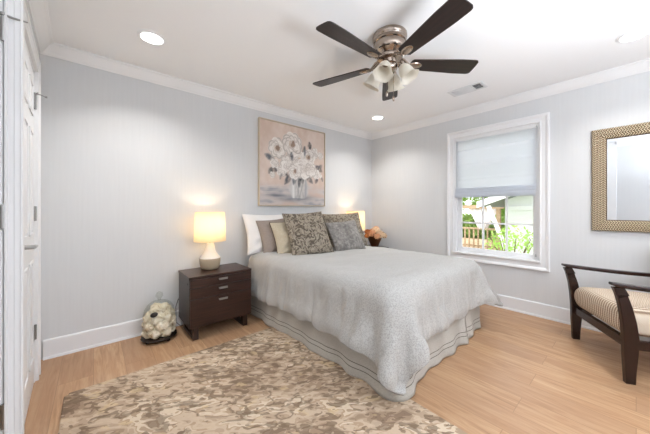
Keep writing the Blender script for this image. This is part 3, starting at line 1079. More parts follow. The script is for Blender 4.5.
def paint(n=230):
    rng = np.random.RandomState(11)
    U, V_ = np.meshgrid(np.linspace(0, 1, n), np.linspace(0, 1, n), indexing='ij')    # u right, v up

    def fbm(seed, sx_, sy_, oct_=4):
        out = np.zeros_like(U)
        amp = 1
        r = np.random.RandomState(seed)
        for o_ in range(oct_):
            k = 2 ** o_
            for _ in range(5):
                a_ = r.uniform(0, 2 * PI)
                fx, fy = math.cos(a_) * sx_ * k * r.uniform(.6, 1.4), math.sin(a_) * sy_ * k * r.uniform(.6, 1.4)
                out += amp * np.sin(2 * PI * (U * fx + V_ * fy) + r.uniform(0, 7)) / 5
            amp *= 0.55
        return out
    f1, f2, f3 = fbm(1, 2, 2), fbm(2, 1.5, 7), fbm(3, 9, 9, 3)
    C = np.zeros((n, n, 3))
    bgc = np.array(g('d6bfb0'))
    bg2 = np.array(g('e3d2c7'))
    k = np.clip(0.5 + 0.5 * f1 + 0.25 * f3, 0, 1)[..., None]
    C[:] = bgc * (1 - k) + bg2 * k

    def over(mask, col):
        nonlocal C
        mask = np.clip(mask, 0, 1)[..., None]
        C = C * (1 - mask) + np.array(col) * mask
    # table top, lighter with grey strokes
    tb = 1 / (1 + np.exp((V_ - 0.25 - 0.01 * f1) * 70))
    over(tb * 0.85, g('cfc6c2'))
    over(tb * np.clip(f2 * 1.6 - 0.1, 0, 1) * 0.6, g('d8b9a6'))
    over(tb * np.clip(-f2 * 1.4 - 0.15, 0, 1) * 0.8, g('8f939c'))
    sh_ = np.exp(-((U - 0.52 - (V_ - .1) * .3) / 0.30) ** 2 - ((V_ - 0.085) / 0.045) ** 2)
    over(sh_ * np.clip(0.75 + f2 * .7, 0, 1), g('6f7580'))
    over(np.exp(-((U - 0.22) / 0.13) ** 2 - ((V_ - 0.115) / 0.018) ** 2) * 0.8, g('5f6672'))
    # vase
    vx, vy = (U - 0.565), (V_ - 0.20)
    hw = 0.155 - 3.2 * (vy - 0.02) ** 2
    vase = (1 / (1 + np.exp((np.abs(vx) - hw) * 160))) * (V_ > 0.085) * (V_ < 0.36)
    over(vase * 0.7, g('c9c6c3'))
    over(vase * np.clip(0.4 + f3 * 1.2, 0, 1) * 0.4, g('e2deda'))
    over(vase * np.exp(-((vx + 0.09) / 0.02) ** 2) * 0.7, g('f2efec'))
    over(vase * np.exp(-((vx - 0.11) / 0.018) ** 2) * 0.6, g('8c919a'))
    for i in range(7):
        sxp = 0.50 + 0.13 * rng.rand()
        over(vase * np.exp(-((U - sxp - (V_ - .25) * rng.uniform(-.4, .4)) / 0.006) ** 2) * 0.3, g('6d736c'))

    def leaf(cx_, cy_, an, l, wd, col, al=0.95):
        l, wd = l * 1.3, wd * 1.3
        du, dv = U - cx_, V_ - cy_
        a_ = du * math.cos(an) + dv * math.sin(an)
        b_ = -du * math.sin(an) + dv * math.cos(an)
        k_ = (np.abs(b_) - wd * np.clip(1 - (a_ / l) ** 2, 0, 1)) * 250
        m_ = 1 / (1 + np.exp(np.clip(k_, -40, 40))) * (np.abs(a_) < l)
        over(m_ * al * np.clip(0.75 + 0.5 * f3, 0, 1), col)
    dk = [g('4c5058'), g('5b6068'), g('6d6a66'), g('3f4247')]
    for cx_, cy_, an, l, wd in [(0.40, 0.33, 0.9, .08, .03), (0.50, 0.35, 1.3, .08, .03), (0.60, 0.36, 1.9, .07, .03), (0.72, 0.36, 2.4, .08, .03), (0.68, 0.40, 0.5, .07, .03),
                                (0.13, 0.57, 2.8, .06, .028), (0.20, 0.43, 0.2, .06, .03), (0.14, 0.41, 1.0, .04, .02), (0.42, 0.60, 1.8, .06, .03), (0.46, 0.50, 0.6, .06, .028),
                                (0.64, 0.69, 1.4, .07, .018), (0.90, 0.50, 2.6, .06, .028), (0.93, 0.53, 0.8, .035, .02), (0.74, 0.79, 1.7, .045, .026), (0.86, 0.34, 1.2, .04, .02),
                                (0.57, 0.30, 1.5, .06, .02), (0.35, 0.40, 2.4, .05, .02), (0.78, 0.45, 0.3, .05, .02), (0.96, 0.36, 2.0, .03, .014)]:
        leaf(cx_, cy_, an, l, wd, dk[rng.randint(4)])

    def bloom(cx_, cy_, R, np_=9, heart=True):
        for ring in range(3):
            rr = R * (1 - 0.28 * ring)
            for p in range(np_ - ring):
                an = 2 * PI * p / (np_ - ring) + ring * 0.4 + rng.uniform(-.15, .15)
                px_, py_ = cx_ + math.cos(an) * rr * 0.55, cy_ + math.sin(an) * rr * 0.55
                du, dv = U - px_, V_ - py_
                a_ = du * math.cos(an) + dv * math.sin(an)
                b_ = -du * math.sin(an) + dv * math.cos(an)
                d_ = np.sqrt((a_ / (rr * 0.52)) ** 2 + (b_ / (rr * 0.42)) ** 2)
                m_ = 1 / (1 + np.exp(np.clip((d_ - 1) * 22, -40, 40)))
                tone_ = rng.rand()
                c_ = np.array(g('f1ebe5')) * tone_ + np.array(g('dcd3cc')) * (1 - tone_)
                over(m_ * 0.9, c_)
                over(m_ * np.exp(-((d_ - 0.86) / 0.10) ** 2) * 0.75, g('a0948c') if rng.rand() < .6 else g('fbf8f4'))
        if heart:
            d_ = np.sqrt(((U - cx_) / (R * 0.24)) ** 2 + ((V_ - cy_) / (R * 0.26)) ** 2)
            over(1 / (1 + np.exp(np.clip((d_ - 1 + 0.5 * f3) * 9, -40, 40))) * 0.85, g('8a6a52'))
            over(np.exp(-((d_ - 1.2) / 0.3) ** 2) * np.clip(f3, 0, 1), g('c49a5c'))
    for b_ in [(0.82, 0.70, .075, 7, False), (0.93, 0.68, .05, 6, False), (0.85, 0.42, .07, 7, False), (0.30, 0.42, .075, 7, False), (0.38, 0.52, .10, 8, False), (0.20, 0.50, .06, 6, False),
               (0.58, 0.57, .12, 9, True), (0.72, 0.63, .11, 9, True), (0.24, 0.69, .125, 9, True), (0.46, 0.77, .15, 10, True), (0.63, 0.47, .13, 9, False), (0.50, 0.43, .10, 9, True),
               (0.76, 0.47, .10, 8, False), (0.17, 0.36, .04, 6, False), (0.92, 0.41, .04, 6, False)]:
        bloom(*b_)
    leaf(0.45, 0.615, 1.7, .045, .02, dk[0])
    leaf(0.66, 0.70, 1.5, .06, .012, dk[1])
    leaf(0.29, 0.35, 1.2, .035, .012, dk[2])
    return C


C = paint()
n = C.shape[0]
pnt = thing('painting', 'large framed painting of white flowers in a glass vase, above the bed', 'painting', (1.99, BY, 1.18))
bm = bmesh.new()
cl = bm.loops.layers.float_color.new('paint')
V = [[bm.verts.new((-PW / 2 + 0.012 + (PW - 0.024) * i / (n - 1), -0.030, 0.012 + (PH - 0.024) * j / (n - 1))) for j in range(n)] for i in range(n)]
for i in range(n - 1):
    for j in range(n - 1):
        f = bm.faces.new((V[i][j], V[i + 1][j], V[i + 1][j + 1], V[i][j + 1]))
        for lp, (a_, b_) in zip(f.loops, ((i, j), (i + 1, j), (i + 1, j + 1), (i, j + 1))):
            lp[cl] = (*C[a_, b_], 1)
m_canvas = mat('painted_canvas', rough=0.7)
t = NT(m_canvas)
at = t.n('ShaderNodeVertexColor', layer_name='paint')
t.color(at.outputs['Color'])
t.bump(t.noise(t.coords(), 120, 3), 0.3, 0.002)
obj('canvas', bm, m_canvas, pnt)
m_gold = mat('pale_wood_frame', g('d3c3ab'), 0.5)
bm = bmesh.new()
for x0, x1, z0, z1 in ((-PW / 2, -PW / 2 + 0.009, 0, PH), (PW / 2 - 0.009, PW / 2, 0, PH), (-PW / 2 + 0.009, PW / 2 - 0.009, 0, 0.009), (-PW / 2 + 0.009, PW / 2 - 0.009, PH - 0.009, PH)):
    box(bm, x0, x1, -0.042, -0.001, z0, z1)
obj('picture_frame', bm, m_gold, pnt, bevel=0.0015)

# ------------------------------------------------------------------ mirror
m_mir = mat('mirror_glass', (0.78, 0.79, 0.80), 0.015, 1.0)
m_weave = mat('woven_champagne', rough=0.42)
t = NT(m_weave)
uvn = t.n('ShaderNodeUVMap')
s_ = t.n('ShaderNodeSeparateXYZ', {'Vector': uvn.outputs[0]})
u_, v_ = s_.outputs['X'], s_.outputs['Y']
zz = t.math('ADD', v_, t.math('MULTIPLY', t.math('ABSOLUTE', t.math('SUBTRACT', t.math('FRACT', t.math('MULTIPLY', u_, 26.0)), 0.5)), 0.032))
wv = t.math('SINE', t.math('MULTIPLY', zz, 2 * PI / 0.0165))
sub = t.math('ABSOLUTE', t.math('SINE', t.math('MULTIPLY', u_, PI * 52)))
hh = t.math('ADD', wv, t.math('MULTIPLY', sub, 0.6))
t.color(t.ramp(t.math('ADD', t.math('MULTIPLY', hh, 0.36), 0.36), [(0.15, g('54402c')), (0.45, g('a08664')), (0.8, g('e2d3b6'))]))
t.b.inputs['Metallic'].default_value = 0.15
t.bump(hh, 0.8, 0.004)
MY0, MY1, MZ0, MZ1, MF = -0.50, 0.275, 0.94, 1.877, 0.095
mr = thing('mirror', 'rectangular wall mirror in a woven champagne gold frame, right of the window', 'mirror', (RX, (MY0 + MY1) / 2, MZ0))
hy, hz = (MY1 - MY0) / 2, MZ1 - MZ0
bm = bmesh.new()
uvl = bm.loops.layers.uv.new('UVMap')
prof = [(0, 0.002, 0), (0, 0.022, 0), (0.008, 0.030, 0.01), (0.05, 0.034, 0.05), (MF - 0.008, 0.026, 0.09), (MF, 0.018, 0.1), (MF, 0.006, 0.1)]
cor = [(-hy, 0, 1, 1), (hy, 0, -1, 1), (hy, hz, -1, -1), (-hy, hz, 1, -1)]
rings = [[bm.verts.new((-d, y + sy * s, z + sz * s)) for s, d, _ in prof] for y, z, sy, sz in cor]
for i in range(4):
    i2 = (i + 1) % 4
    a_, b_ = rings[i], rings[i2]
    for j in range(len(prof) - 1):
        f = bm.faces.new((a_[j], a_[j + 1], b_[j + 1], b_[j]))
        for lp in f.loops:
            co = lp.vert.co
            along = co.y if i % 2 == 0 else co.z
            jj = j if (lp.vert in (a_[j], b_[j])) else j + 1
            lp[uvl].uv = (prof[jj][0], along)
obj('mirror_frame', bm, m_weave, mr)
obj('mirror_pane', B(-0.012, -0.004, -hy + MF - 0.002, hy - MF + 0.002, MF - 0.002, hz - MF + 0.002), m_mir, mr)
bm = bmesh.new()
for y0, y1, z0, z1 in ((-hy + MF, hy - MF, MF, MF + 0.006), (-hy + MF, hy - MF, hz - MF - 0.006, hz - MF), (-hy + MF, -hy + MF + 0.006, MF, hz - MF), (hy - MF - 0.006, hy - MF, MF, hz - MF)):
    box(bm, -0.016, -0.010, y0, y1, z0, z1)
obj('inner_trim', bm, mat('dark_bead', g('5d4a38'), 0.5), mr)


# ------------------------------------------------------------------ nightstands
def nightstand(loc, label):
    ns = thing('nightstand', label, 'nightstand', loc, 0, 'matching nightstands either side of the bed')
    Wd, Dp, H = 0.560, 0.375, 0.553
    hw = Wd / 2
    obj('top', B(-hw - 0.004, hw + 0.004, -0.006, Dp, H - 0.022, H), m_darkh, ns, bevel=0.002)
    bm = bmesh.new()
    box(bm, -hw, -hw + 0.022, 0.0, Dp - 0.002, 0.108, H - 0.022)
    box(bm, hw - 0.022, hw, 0.0, Dp - 0.002, 0.108, H - 0.022)
    box(bm, -hw + 0.022, hw - 0.022, 0.006, Dp - 0.002, 0.108, 0.128)
    box(bm, -hw + 0.022, hw - 0.022, Dp - 0.012, Dp - 0.002, 0.128, H - 0.022)
    box(bm, -hw + 0.022, hw - 0.022, 0.02, Dp - 0.012, 0.128, H - 0.024)
    obj('case', bm, m_dark, ns)
    for z0, z1, pz in ((0.456, 0.528, 0.507), (0.362, 0.452, 0.425), (0.112, 0.358, 0.325)):
        dr = obj('drawer', B(-hw + 0.003, hw - 0.003, -0.016, 0.0055, z0, z1), m_darkh, ns, bevel=0.002)
        bm = B(-0.038, 0.038, -0.034, -0.030, pz - 0.009, pz + 0.009)
        box(bm, -0.038, -0.033, -0.030, -0.016, pz - 0.006, pz + 0.006)
        box(bm, 0.033, 0.038, -0.030, -0.016, pz - 0.006, pz + 0.006)
        obj('pull', bm, m_steel, dr, label='satin metal pull')
    for s in (-1, 1):     # sled legs
        x = s * (hw - 0.055)
        bm = B(x - 0.022, x + 0.022, 0.006, 0.060, 0.0, 0.108)
        box(bm, x - 0.022, x + 0.022, Dp - 0.075, Dp - 0.02, 0.0, 0.108)
        box(bm, x - 0.022, x + 0.022, 0.060, Dp - 0.075, 0.0, 0.028)
        obj('leg', bm, m_dark, ns, bevel=0.002)
    obj('cord_hole', lathe(bmesh.new(), [(0.0, 0.0), (0.009, 0.0), (0.009, -0.004)], 14, M=Matrix.Translation((-hw - 0.0008, 0.05, 0.485)) @ Matrix.Rotation(-PI / 2, 4, 'Y')), mat('hole_dark', g('14100e'), 0.8), ns)
    return ns


ns1 = nightstand((0.900, 2.492, 0), 'espresso wood nightstand with three drawers, left of the bed under the lit lamp')
ns2 = dup(ns1, (3.165, 2.50, 0), 0, 'espresso wood nightstand mostly hidden behind the right side of the bed')

# ------------------------------------------------------------------ table lamps
m_lsh = mat('warm_linen_lampshade', g('f3e2be'), 0.85)
t = NT(m_lsh)
wvn = t.noise(t.coords((140, 140, 500)), 1.0, 2)
t.color(t.ramp(wvn, [(0.3, g('ecd9b2')), (0.7, g('f7e9cb'))]))
tl = t.n('ShaderNodeBsdfTranslucent', {'Color': (1.0, 0.93, 0.80, 1)})
ms = t.n('ShaderNodeMixShader', {0: 0.55, 1: t.b.outputs[0], 2: tl.outputs[0]})
t.link(ms.outputs[0], t.t.nodes['Material Output'].inputs['Surface'])
m_cer = mat('cream_ceramic', g('b8a58b'), 0.5)
m_bulb = mat('lit_bulb', (1, 0.9, 0.75), 0.4, Emission_Color=(1, 0.80, 0.52, 1), Emission_Strength=5)
m_cord = mat('dark_cord', g('4a4038'), 0.6)


def lamp(loc, label, cord):
    lp = thing('table_lamp', label, 'lamp', loc, 0, 'matching lamps either side of the bed')
    obj('base', lathe(bmesh.new(), [(0.0, 0.0), (0.064, 0.0), (0.076, 0.006), (0.087, 0.026), (0.093, 0.052), (0.096, 0.085), (0.096, 0.104), (0.094, 0.108), (0.0, 0.108)], 40), m_cer, lp, smooth=True)
    obj('neck', lathe(bmesh.new(), [(0.094, 0.1085), (0.090, 0.118), (0.076, 0.134), (0.062, 0.153), (0.050, 0.178), (0.042, 0.208), (0.036, 0.240), (0.030, 0.252), (0.0, 0.254)], 36), mat('lit_ceramic_neck', g('f7f1e8'), 0.5), lp, smooth=True)  # lamplight on the neck is put into its whiter colour
    obj('socket', lathe(bmesh.new(), [(0.012, 0.235), (0.012, 0.275), (0.019, 0.280), (0.019, 0.325), (0.0, 0.325)], 20), m_steel, lp, smooth=True)
    obj('bulb', lathe(bmesh.new(), [(0.012, 0.325), (0.016, 0.345), (0.029, 0.372), (0.031, 0.392), (0.022, 0.414), (0.0, 0.424)], 20), m_bulb, lp, smooth=True)
    bm = lathe(bmesh.new(), [(0.147, 0.272), (0.134, 0.556), (0.132, 0.556), (0.145, 0.272)], 56, caps=False)
    s_ = obj('lamp_shade', bm, m_lsh, lp, smooth=True)
    for pr_ in ([(0.1475, 0.272), (0.1478, 0.278), (0.1450, 0.278), (0.1445, 0.272)], [(0.1345, 0.550), (0.1343, 0.556), (0.1315, 0.556), (0.1317, 0.550)]):
        obj('shade_rim', lathe(bmesh.new(), pr_, 56, caps=False), m_lsh, s_)
    bm = bmesh.new()
    for k in range(3):
        a_ = 2 * PI * k / 3
        tube(bm, [(0.004 * math.cos(a_), 0.004 * math.sin(a_), 0.535), (0.1325 * math.cos(a_), 0.1325 * math.sin(a_), 0.545)], 0.0018, 6)
    tube(bm, [(0.02, 0, 0.285), (0.04, 0, 0.36), (0.03, 0, 0.46), (0.0, 0, 0.535)], 0.0018, 6)
    tube(bm, [(-0.02, 0, 0.285), (-0.04, 0, 0.36), (-0.03, 0, 0.46), (0.0, 0, 0.535)], 0.0018, 6)
    lathe(bm, [(0.0, 0.555), (0.006, 0.55), (0.006, 0.535), (0.0, 0.53)], 10)
    obj('shade_harp', bm, m_steel, lp)
    l_ = light('lamp_glow', 'POINT', (0, 0, 0.435), 2.2, (1, 0.80, 0.56), shadow_soft_size=0.03)
    l_.parent = lp
    return lp


lamp1 = lamp((0.868, 2.735, 0.5535), 'lit table lamp with cream drum shade on the left nightstand', True)
lamp2 = dup(lamp1, (2.968, 2.745, 0.5535), 0.4, 'lit table lamp mostly hidden behind the pillows, right of the bed')
cord = tube(bmesh.new(), [(0.66, 2.875, 0.40), (0.640, 2.885, 0.30), (0.618, 2.892, 0.26), (0.600, 2.893, 0.20), (0.604, 2.893, 0.05), (0.640, 2.885, 0.006), (0.72, 2.88, 0.006)], 0.003, 6)
tag(obj('lamp_cord', cord, m_cord, smooth=True), 'thin dark lamp cord running down behind the left nightstand', 'cord')

# ------------------------------------------------------------------ flowers on the right nightstand
fl = thing('flower_arrangement', 'copper bowl of peach and cream roses on the right nightstand', 'flower arrangement', (3.315, 2.66, 0.5535))
m_cop = mat('hammered_copper', g('6a4127'), 0.38, 0.7)
t = NT(m_cop)
t.bump(t.n('ShaderNodeTexVoronoi', {'Vector': t.coords(), 'Scale': 60.0}).outputs['Distance'], 0.6, 0.004)
obj('bowl', lathe(bmesh.new(), [(0.0, 0.0), (0.045, 0.0), (0.048, 0.01), (0.060, 0.04), (0.085, 0.10), (0.100, 0.150), (0.103, 0.155), (0.097, 0.152), (0.08, 0.10), (0.0, 0.05)], 30), m_cop, fl, smooth=True)
m_pet = [mat('peach_petal', g('d9a27c'), 0.7), mat('cream_petal', g('e6c7a4'), 0.7), mat('rust_petal', g('b0703f'), 0.7)]
m_leafd = mat('dried_leaf', g('6b4a2b'), 0.7)


def rose(R, mt, seed):
    bm = bmesh.new()
    bmesh.ops.create_icosphere(bm, subdivisions=5, radius=1.0)
    for v in bm.verts:
        d = v.co.normalized()
        th = math.acos(max(-1, min(1, d.z)))
        ph = math.atan2(d.y, d.x)
        lobes = math.cos(5 * ph + seed + 2.4 * math.floor(th * 2.6))
        saw = (th * 2.6 + 0.22 * lobes) % 1.0
        r_ = 0.80 + 0.24 * saw + 0.07 * lobes * min(1, th)
        if th < 0.5:
            r_ -= 0.25 * (0.5 - th)
        v.co = Vector((d.x, d.y, d.z * 0.78)) * r_ * R
    return bm


rr_ = random.Random(5)
spots = [(0, 0, 0.20, 0.062), (0.085, -0.02, 0.185, 0.055), (-0.085, -0.03, 0.19, 0.058), (0.02, -0.095, 0.175, 0.058), (-0.05, 0.08, 0.20, 0.052), (0.06, 0.075, 0.205, 0.055),
         (-0.03, -0.05, 0.235, 0.055), (0.055, 0.02, 0.245, 0.05), (-0.125, 0.03, 0.165, 0.048), (0.130, 0.03, 0.16, 0.048), (-0.075, -0.105, 0.155, 0.045), (0.10, -0.09, 0.155, 0.046)]
spots = [(x * 0.92, y * 0.92, z, R * 0.92) for x, y, z, R in spots]
for i, (x, y, z, R) in enumerate(spots):
    o = obj('rose', rose(R, None, i), m_pet[(0, 1, 0, 1, 2, 0, 1, 0, 2, 1, 0, 1)[i]], fl, smooth=True)
    o.location = (x, y, z)
    o.rotation_euler = (-y * 7, x * 7, rr_.uniform(0, 6))
bm = bmesh.new()
for i in range(46):
    a_ = rr_.uniform(0, 2 * PI)
    r0 = rr_.uniform(0.06, 0.14)
    c_ = Vector((r0 * math.cos(a_), r0 * math.sin(a_), rr_.uniform(0.15, 0.24)))
    M = Matrix.Translation(c_) @ Matrix.Rotation(a_, 4, 'Z') @ Matrix.Rotation(rr_.uniform(-0.3, 0.9), 4, 'Y')
    ps = [M @ Vector(p) for p in ((0, 0, 0), (0.018, 0.010, 0.004), (0.04, 0, 0.0), (0.018, -0.010, 0.004))]
    bm.faces.new([bm.verts.new(p) for p in ps])
obj('leaves', bm, m_leafd, fl)

fl.scale = (1.18, 1.18, 1.12)
# ------------------------------------------------------------------ glass cloche with coral pieces
cc = (0.440, 2.745, 0)
clo = thing('glass_cloche', 'clear glass cloche on a dark footed stand, on the floor left of the nightstand', 'cloche', cc)
clo.scale = (0.87, 0.87, 1.04)
m_brz = mat('dark_bronze', g('2e241e'), 0.45, 0.6)
bm = lathe(bmesh.new(), [(0.0, 0.018), (0.140, 0.018), (0.152, 0.022), (0.158, 0.030), (0.152, 0.036), (0.0, 0.036)], 60, wob=lambda a_, z: 1 + 0.018 * math.cos(16 * a_))
obj('stand_plate', bm, m_brz, clo, smooth=True)
for k in range(4):
    a_ = k * PI / 2 + 0.5
    obj('stand_foot', lathe(bmesh.new(), [(0.0, 0.0), (0.012, 0.0), (0.016, 0.008), (0.012, 0.020)], 14, (0.125 * math.cos(a_), 0.125 * math.sin(a_), 0)), m_brz, clo, smooth=True)
m_cg = mat('clear_glass', (1, 1, 1), 0.0, 0.0, IOR=1.45, Transmission_Weight=1.0)
t = NT(m_cg)
tr = t.n('ShaderNodeBsdfTransparent', {'Color': (0.93, 0.94, 0.92, 1)})
gl = t.n('ShaderNodeBsdfGlossy', {'Roughness': 0.02})
lw = t.n('ShaderNodeLayerWeight', {'Blend': 0.35})
fac = t.math('ADD', t.math('MULTIPLY', t.math('POWER', lw.outputs['Facing'], 2.0), 0.28), 0.03)
ms = t.n('ShaderNodeMixShader', {0: fac, 1: tr.outputs[0], 2: gl.outputs[0]})
t.link(ms.outputs[0], t.t.nodes['Material Output'].inputs['Surface'])
obj('glass_dome', lathe(bmesh.new(), [(0.138, 0.0365), (0.140, 0.06), (0.140, 0.19), (0.137, 0.225), (0.126, 0.262), (0.105, 0.292), (0.074, 0.312), (0.040, 0.322), (0.014, 0.326)], 60, caps=False), m_cg, clo, smooth=True)
obj('knob', lathe(bmesh.new(), [(0.016, 0.324), (0.013, 0.333), (0.020, 0.345), (0.032, 0.358), (0.034, 0.372), (0.026, 0.388), (0.012, 0.396), (0.0, 0.397)], 28), m_cg, clo, smooth=True)
m_cor = mat('cream_coral', rough=0.9)
t = NT(m_cor)
kk = t.noise(t.coords(), 16, 4, 0.8)
t.color(t.ramp(kk, [(0.3, g('b39b78')), (0.46, g('e2d4ba')), (0.7, g('f4ecdc'))]))
t.bump(t.math('ADD', kk, t.n('ShaderNodeTexVoronoi', {'Vector': t.coords(), 'Scale': 55.0}).outputs['Distance']), 0.7, 0.008)
protos = []
for s in range(3):
    bm = bmesh.new()
    bmesh.ops.create_icosphere(bm, subdivisions=4, radius=0.055)
    for v in bm.verts:
        d = v.co.normalized()
        r_ = 1 + 0.30 * noise.noise(d * 1.7 + Vector((s * 9, 0, 0))) + 0.13 * abs(noise.noise(d * 4.2 + Vector((s * 5, 1, 0)))) - 0.05
        v.co = v.co * r_
    me = bpy.data.meshes.new('coral_piece')
    bm.to_mesh(me)
    bm.free()
    me.polygons.foreach_set('use_smooth', [True] * len(me.polygons))
    me.materials.append(m_cor)
    protos.append(me)
rc = random.Random(2)
lay = [(0.085, 6), (0.140, 6), (0.196, 6), (0.250, 3)]
for li, (z, cnt) in enumerate(lay):
    for i in range(cnt):
        a_ = 2 * PI * i / cnt + li * 0.6
        r0 = (0.074, 0.077, 0.070, 0.034)[li]
        o = bpy.data.objects.new('coral_piece', protos[(i + li) % 3])
        COL.objects.link(o)
        o.location = (cc[0] + r0 * math.cos(a_), cc[1] + r0 * math.sin(a_), z)
        o.rotation_euler = (rc.uniform(0, 6), rc.uniform(0, 6), rc.uniform(0, 6))
        tag(o, 'rough cream coral piece packed inside the glass cloche', 'coral', 'cream coral pieces in the cloche')
for z in (0.085, 0.165):
    o = bpy.data.objects.new('coral_piece', protos[1])
    COL.objects.link(o)
    o.location = (cc[0], cc[1], z)
    tag(o, 'rough cream coral piece packed inside the glass cloche', 'coral', 'cream coral pieces in the cloche')
bm = lathe(bmesh.new(), [(0.0, 0.012), (0.012, 0.011), (0.022, 0.006), (0.026, 0.0), (0.022, -0.005), (0.0, -0.006)], 26, M=Matrix.Diagonal((1.15, 0.8, 1, 1)))
o = obj('seed_pod', bm, mat('dark_seed', g('2d2622'), 0.5), smooth=True)
vd = Vector((-0.35, -0.93, 0))
o.location = (cc[0] - 0.055, cc[1] - 0.100, 0.250)
o.rotation_euler = (D(62), D(-12), D(-28))
tag(o, 'small dark oval pod lying on top of the coral inside the cloche', 'seed pod')

# ------------------------------------------------------------------ armchair
CA = math.atan2(0.868, -0.497) - PI / 2     # chair local +y = facing direction
ch = thing('armchair', 'dark wood open-arm chair with cream woven seat, standing under the mirror', 'armchair', (2.934, 0.19, 0), CA)
HWc = 0.320


def leg_profile(pts, x0, x1, bm):
    """pts = list of (yfront, yback, z); solid leg between x0 and x1"""
    a_ = [[bm.verts.new((x, y, z)) for x in (x0, x1) for y in (yf, yb)] for yf, yb, z in pts]
    for p, q in zip(a_, a_[1:]):
        for i, j in ((0, 1), (1, 3), (3, 2), (2, 0)):
            bm.faces.new((p[i], p[j], q[j], q[i]))
    bm.faces.new(a_[0])
    bm.faces.new(a_[-1])
    return bm


for s in (-1, 1):
    x = s * HWc
    bm = bmesh.new()
    leg_profile([(0.022, -0.026, 0.0), (0.026, -0.030, 0.08), (0.032, -0.040, 0.20), (0.034, -0.044, 0.30), (0.040, -0.032, 0.40), (0.052, -0.010, 0.50), (0.070, 0.014, 0.58), (0.086, 0.030, 0.622)], x - 0.019, x + 0.019, bm)
    obj('leg', bm, m_chairw, ch, bevel=0.005, seg=3)
    # armrest: thin shaped bar running back from the leg head
    rows = []
    for i in range(22):
        f = i / 21
        y = 0.092 - 0.66 * f
        z = 0.640 - 0.030 * math.sin(f * PI * 0.55) - 0.012 * f + (0.004 if i == 0 else 0)
        hwid = 0.026 + 0.006 * math.sin(f * PI)
        hth = 0.014 if i else 0.009
        rows.append([(x + px * hwid, y, z + pz * hth) for px, pz in ((-1, -0.6), (-0.8, -1), (0.8, -1), (1, -0.6), (1, 0.5), (0.75, 1), (-0.75, 1), (-1, 0.5), (-1, -0.6))])
    bm = bmesh.new()
    V = grid_mesh(bm, rows)
    bm.faces.new(V[0][:-1])
    bm.faces.new(V[-1][:-1])
    bmesh.ops.remove_doubles(bm, verts=bm.verts, dist=1e-5)
    obj('armrest', bm, m_chairw, ch, smooth=False, bevel=0.003)
    bm = bmesh.new()
    leg_profile([(-0.60, -0.645, 0.0), (-0.565, -0.615, 0.15), (-0.535, -0.590, 0.30), (-0.545, -0.592, 0.45), (-0.575, -0.612, 0.62), (-0.615, -0.645, 0.80)], x - 0.018, x + 0.018, bm)
    obj('leg', bm, m_chairw, ch, bevel=0.004)
    obj('side_rail', B(x - 0.013, x + 0.013, -0.55, -0.03, 0.225, 0.285), m_chairw, ch, bevel=0.003)
obj('front_rail', B(-HWc + 0.018, HWc - 0.018, -0.018, 0.016, 0.225, 0.285), m_chairw, ch, bevel=0.003)
obj('back_rail', B(-HWc + 0.018, HWc - 0.018, -0.575, -0.545, 0.225, 0.285), m_chairw, ch, bevel=0.003)
m_wov = mat('cream_brown_woven', rough=0.85)
t = NT(m_wov)
sx = t.n('ShaderNodeSeparateXYZ', {'Vector': t.coords()})
X_, Y_, Z_ = sx.outputs['X'], sx.outputs['Y'], sx.outputs['Z']
along = t.math('SUBTRACT', Y_, Z_)
zig = t.math('MULTIPLY', t.math('ABSOLUTE', t.math('SUBTRACT', t.math('FRACT', t.math('MULTIPLY', along, 60.0)), 0.5)), 0.006)
st = t.math('SINE', t.math('MULTIPLY', t.math('ADD', X_, zig), 2 * PI / 0.024))
da = t.math('SINE', t.math('MULTIPLY', along, 2 * PI / 0.0125))
kk = t.math('ADD', t.math('MULTIPLY', st, 0.3), t.math('MULTIPLY', t.math('MULTIPLY', da, st), 0.22))
t.color(t.ramp(t.math('ADD', kk, 0.5), [(0.1, g('e6dccd')), (0.45, g('cdb9a0')), (0.68, g('957b66')), (0.95, g('7d6453'))]))
t.bump(kk, 0.4, 0.004)


def cushion(w, dpt, th, n=26):
    bm = bmesh.new()
    G = {}
    def pt(u, v_, s):
        a_ = (max(0, 1 - abs(u) ** 16) * max(0, 1 - abs(v_) ** 16)) ** 0.36
        return Vector((w / 2 * u, dpt / 2 * v_, s * (th / 2) * a_ + (0.018 * (1 - u * u) * (1 - v_ * v_) if s > 0 else 0)))
    for s in (-1, 1):
        for i in range(n + 1):
            for j in range(n + 1):
                if (i in (0, n) or j in (0, n)) and s == 1:
                    G[s, i, j] = G[-1, i, j]
                    continue
                G[s, i, j] = bm.verts.new(pt(math.sin((i / n - .5) * PI), math.sin((j / n - .5) * PI), s))
    for s in (-1, 1):
        for i in range(n):
            for j in range(n):
                bm.faces.new((G[s, i, j], G[s, i + 1, j], G[s, i + 1, j + 1], G[s, i, j + 1]))
    return bm


o = obj('seat_cushion', cushion(0.598, 0.55, 0.185), m_wov, ch, smooth=True)
o.location = (0, -0.255, 0.378)
o.rotation_euler = (D(-1.5), 0, 0)
o.rotation_euler[0] = D(2)
o = obj('back_cushion', cushion(0.56, 0.42, 0.12), m_wov, ch, smooth=True)
o.location = (0, -0.565, 0.68)
o.rotation_euler = (D(80), 0, 0)
obj('back_frame', B(-HWc + 0.018, HWc - 0.018, -0.640, -0.615, 0.74, 0.80), m_chairw, ch, bevel=0.004)

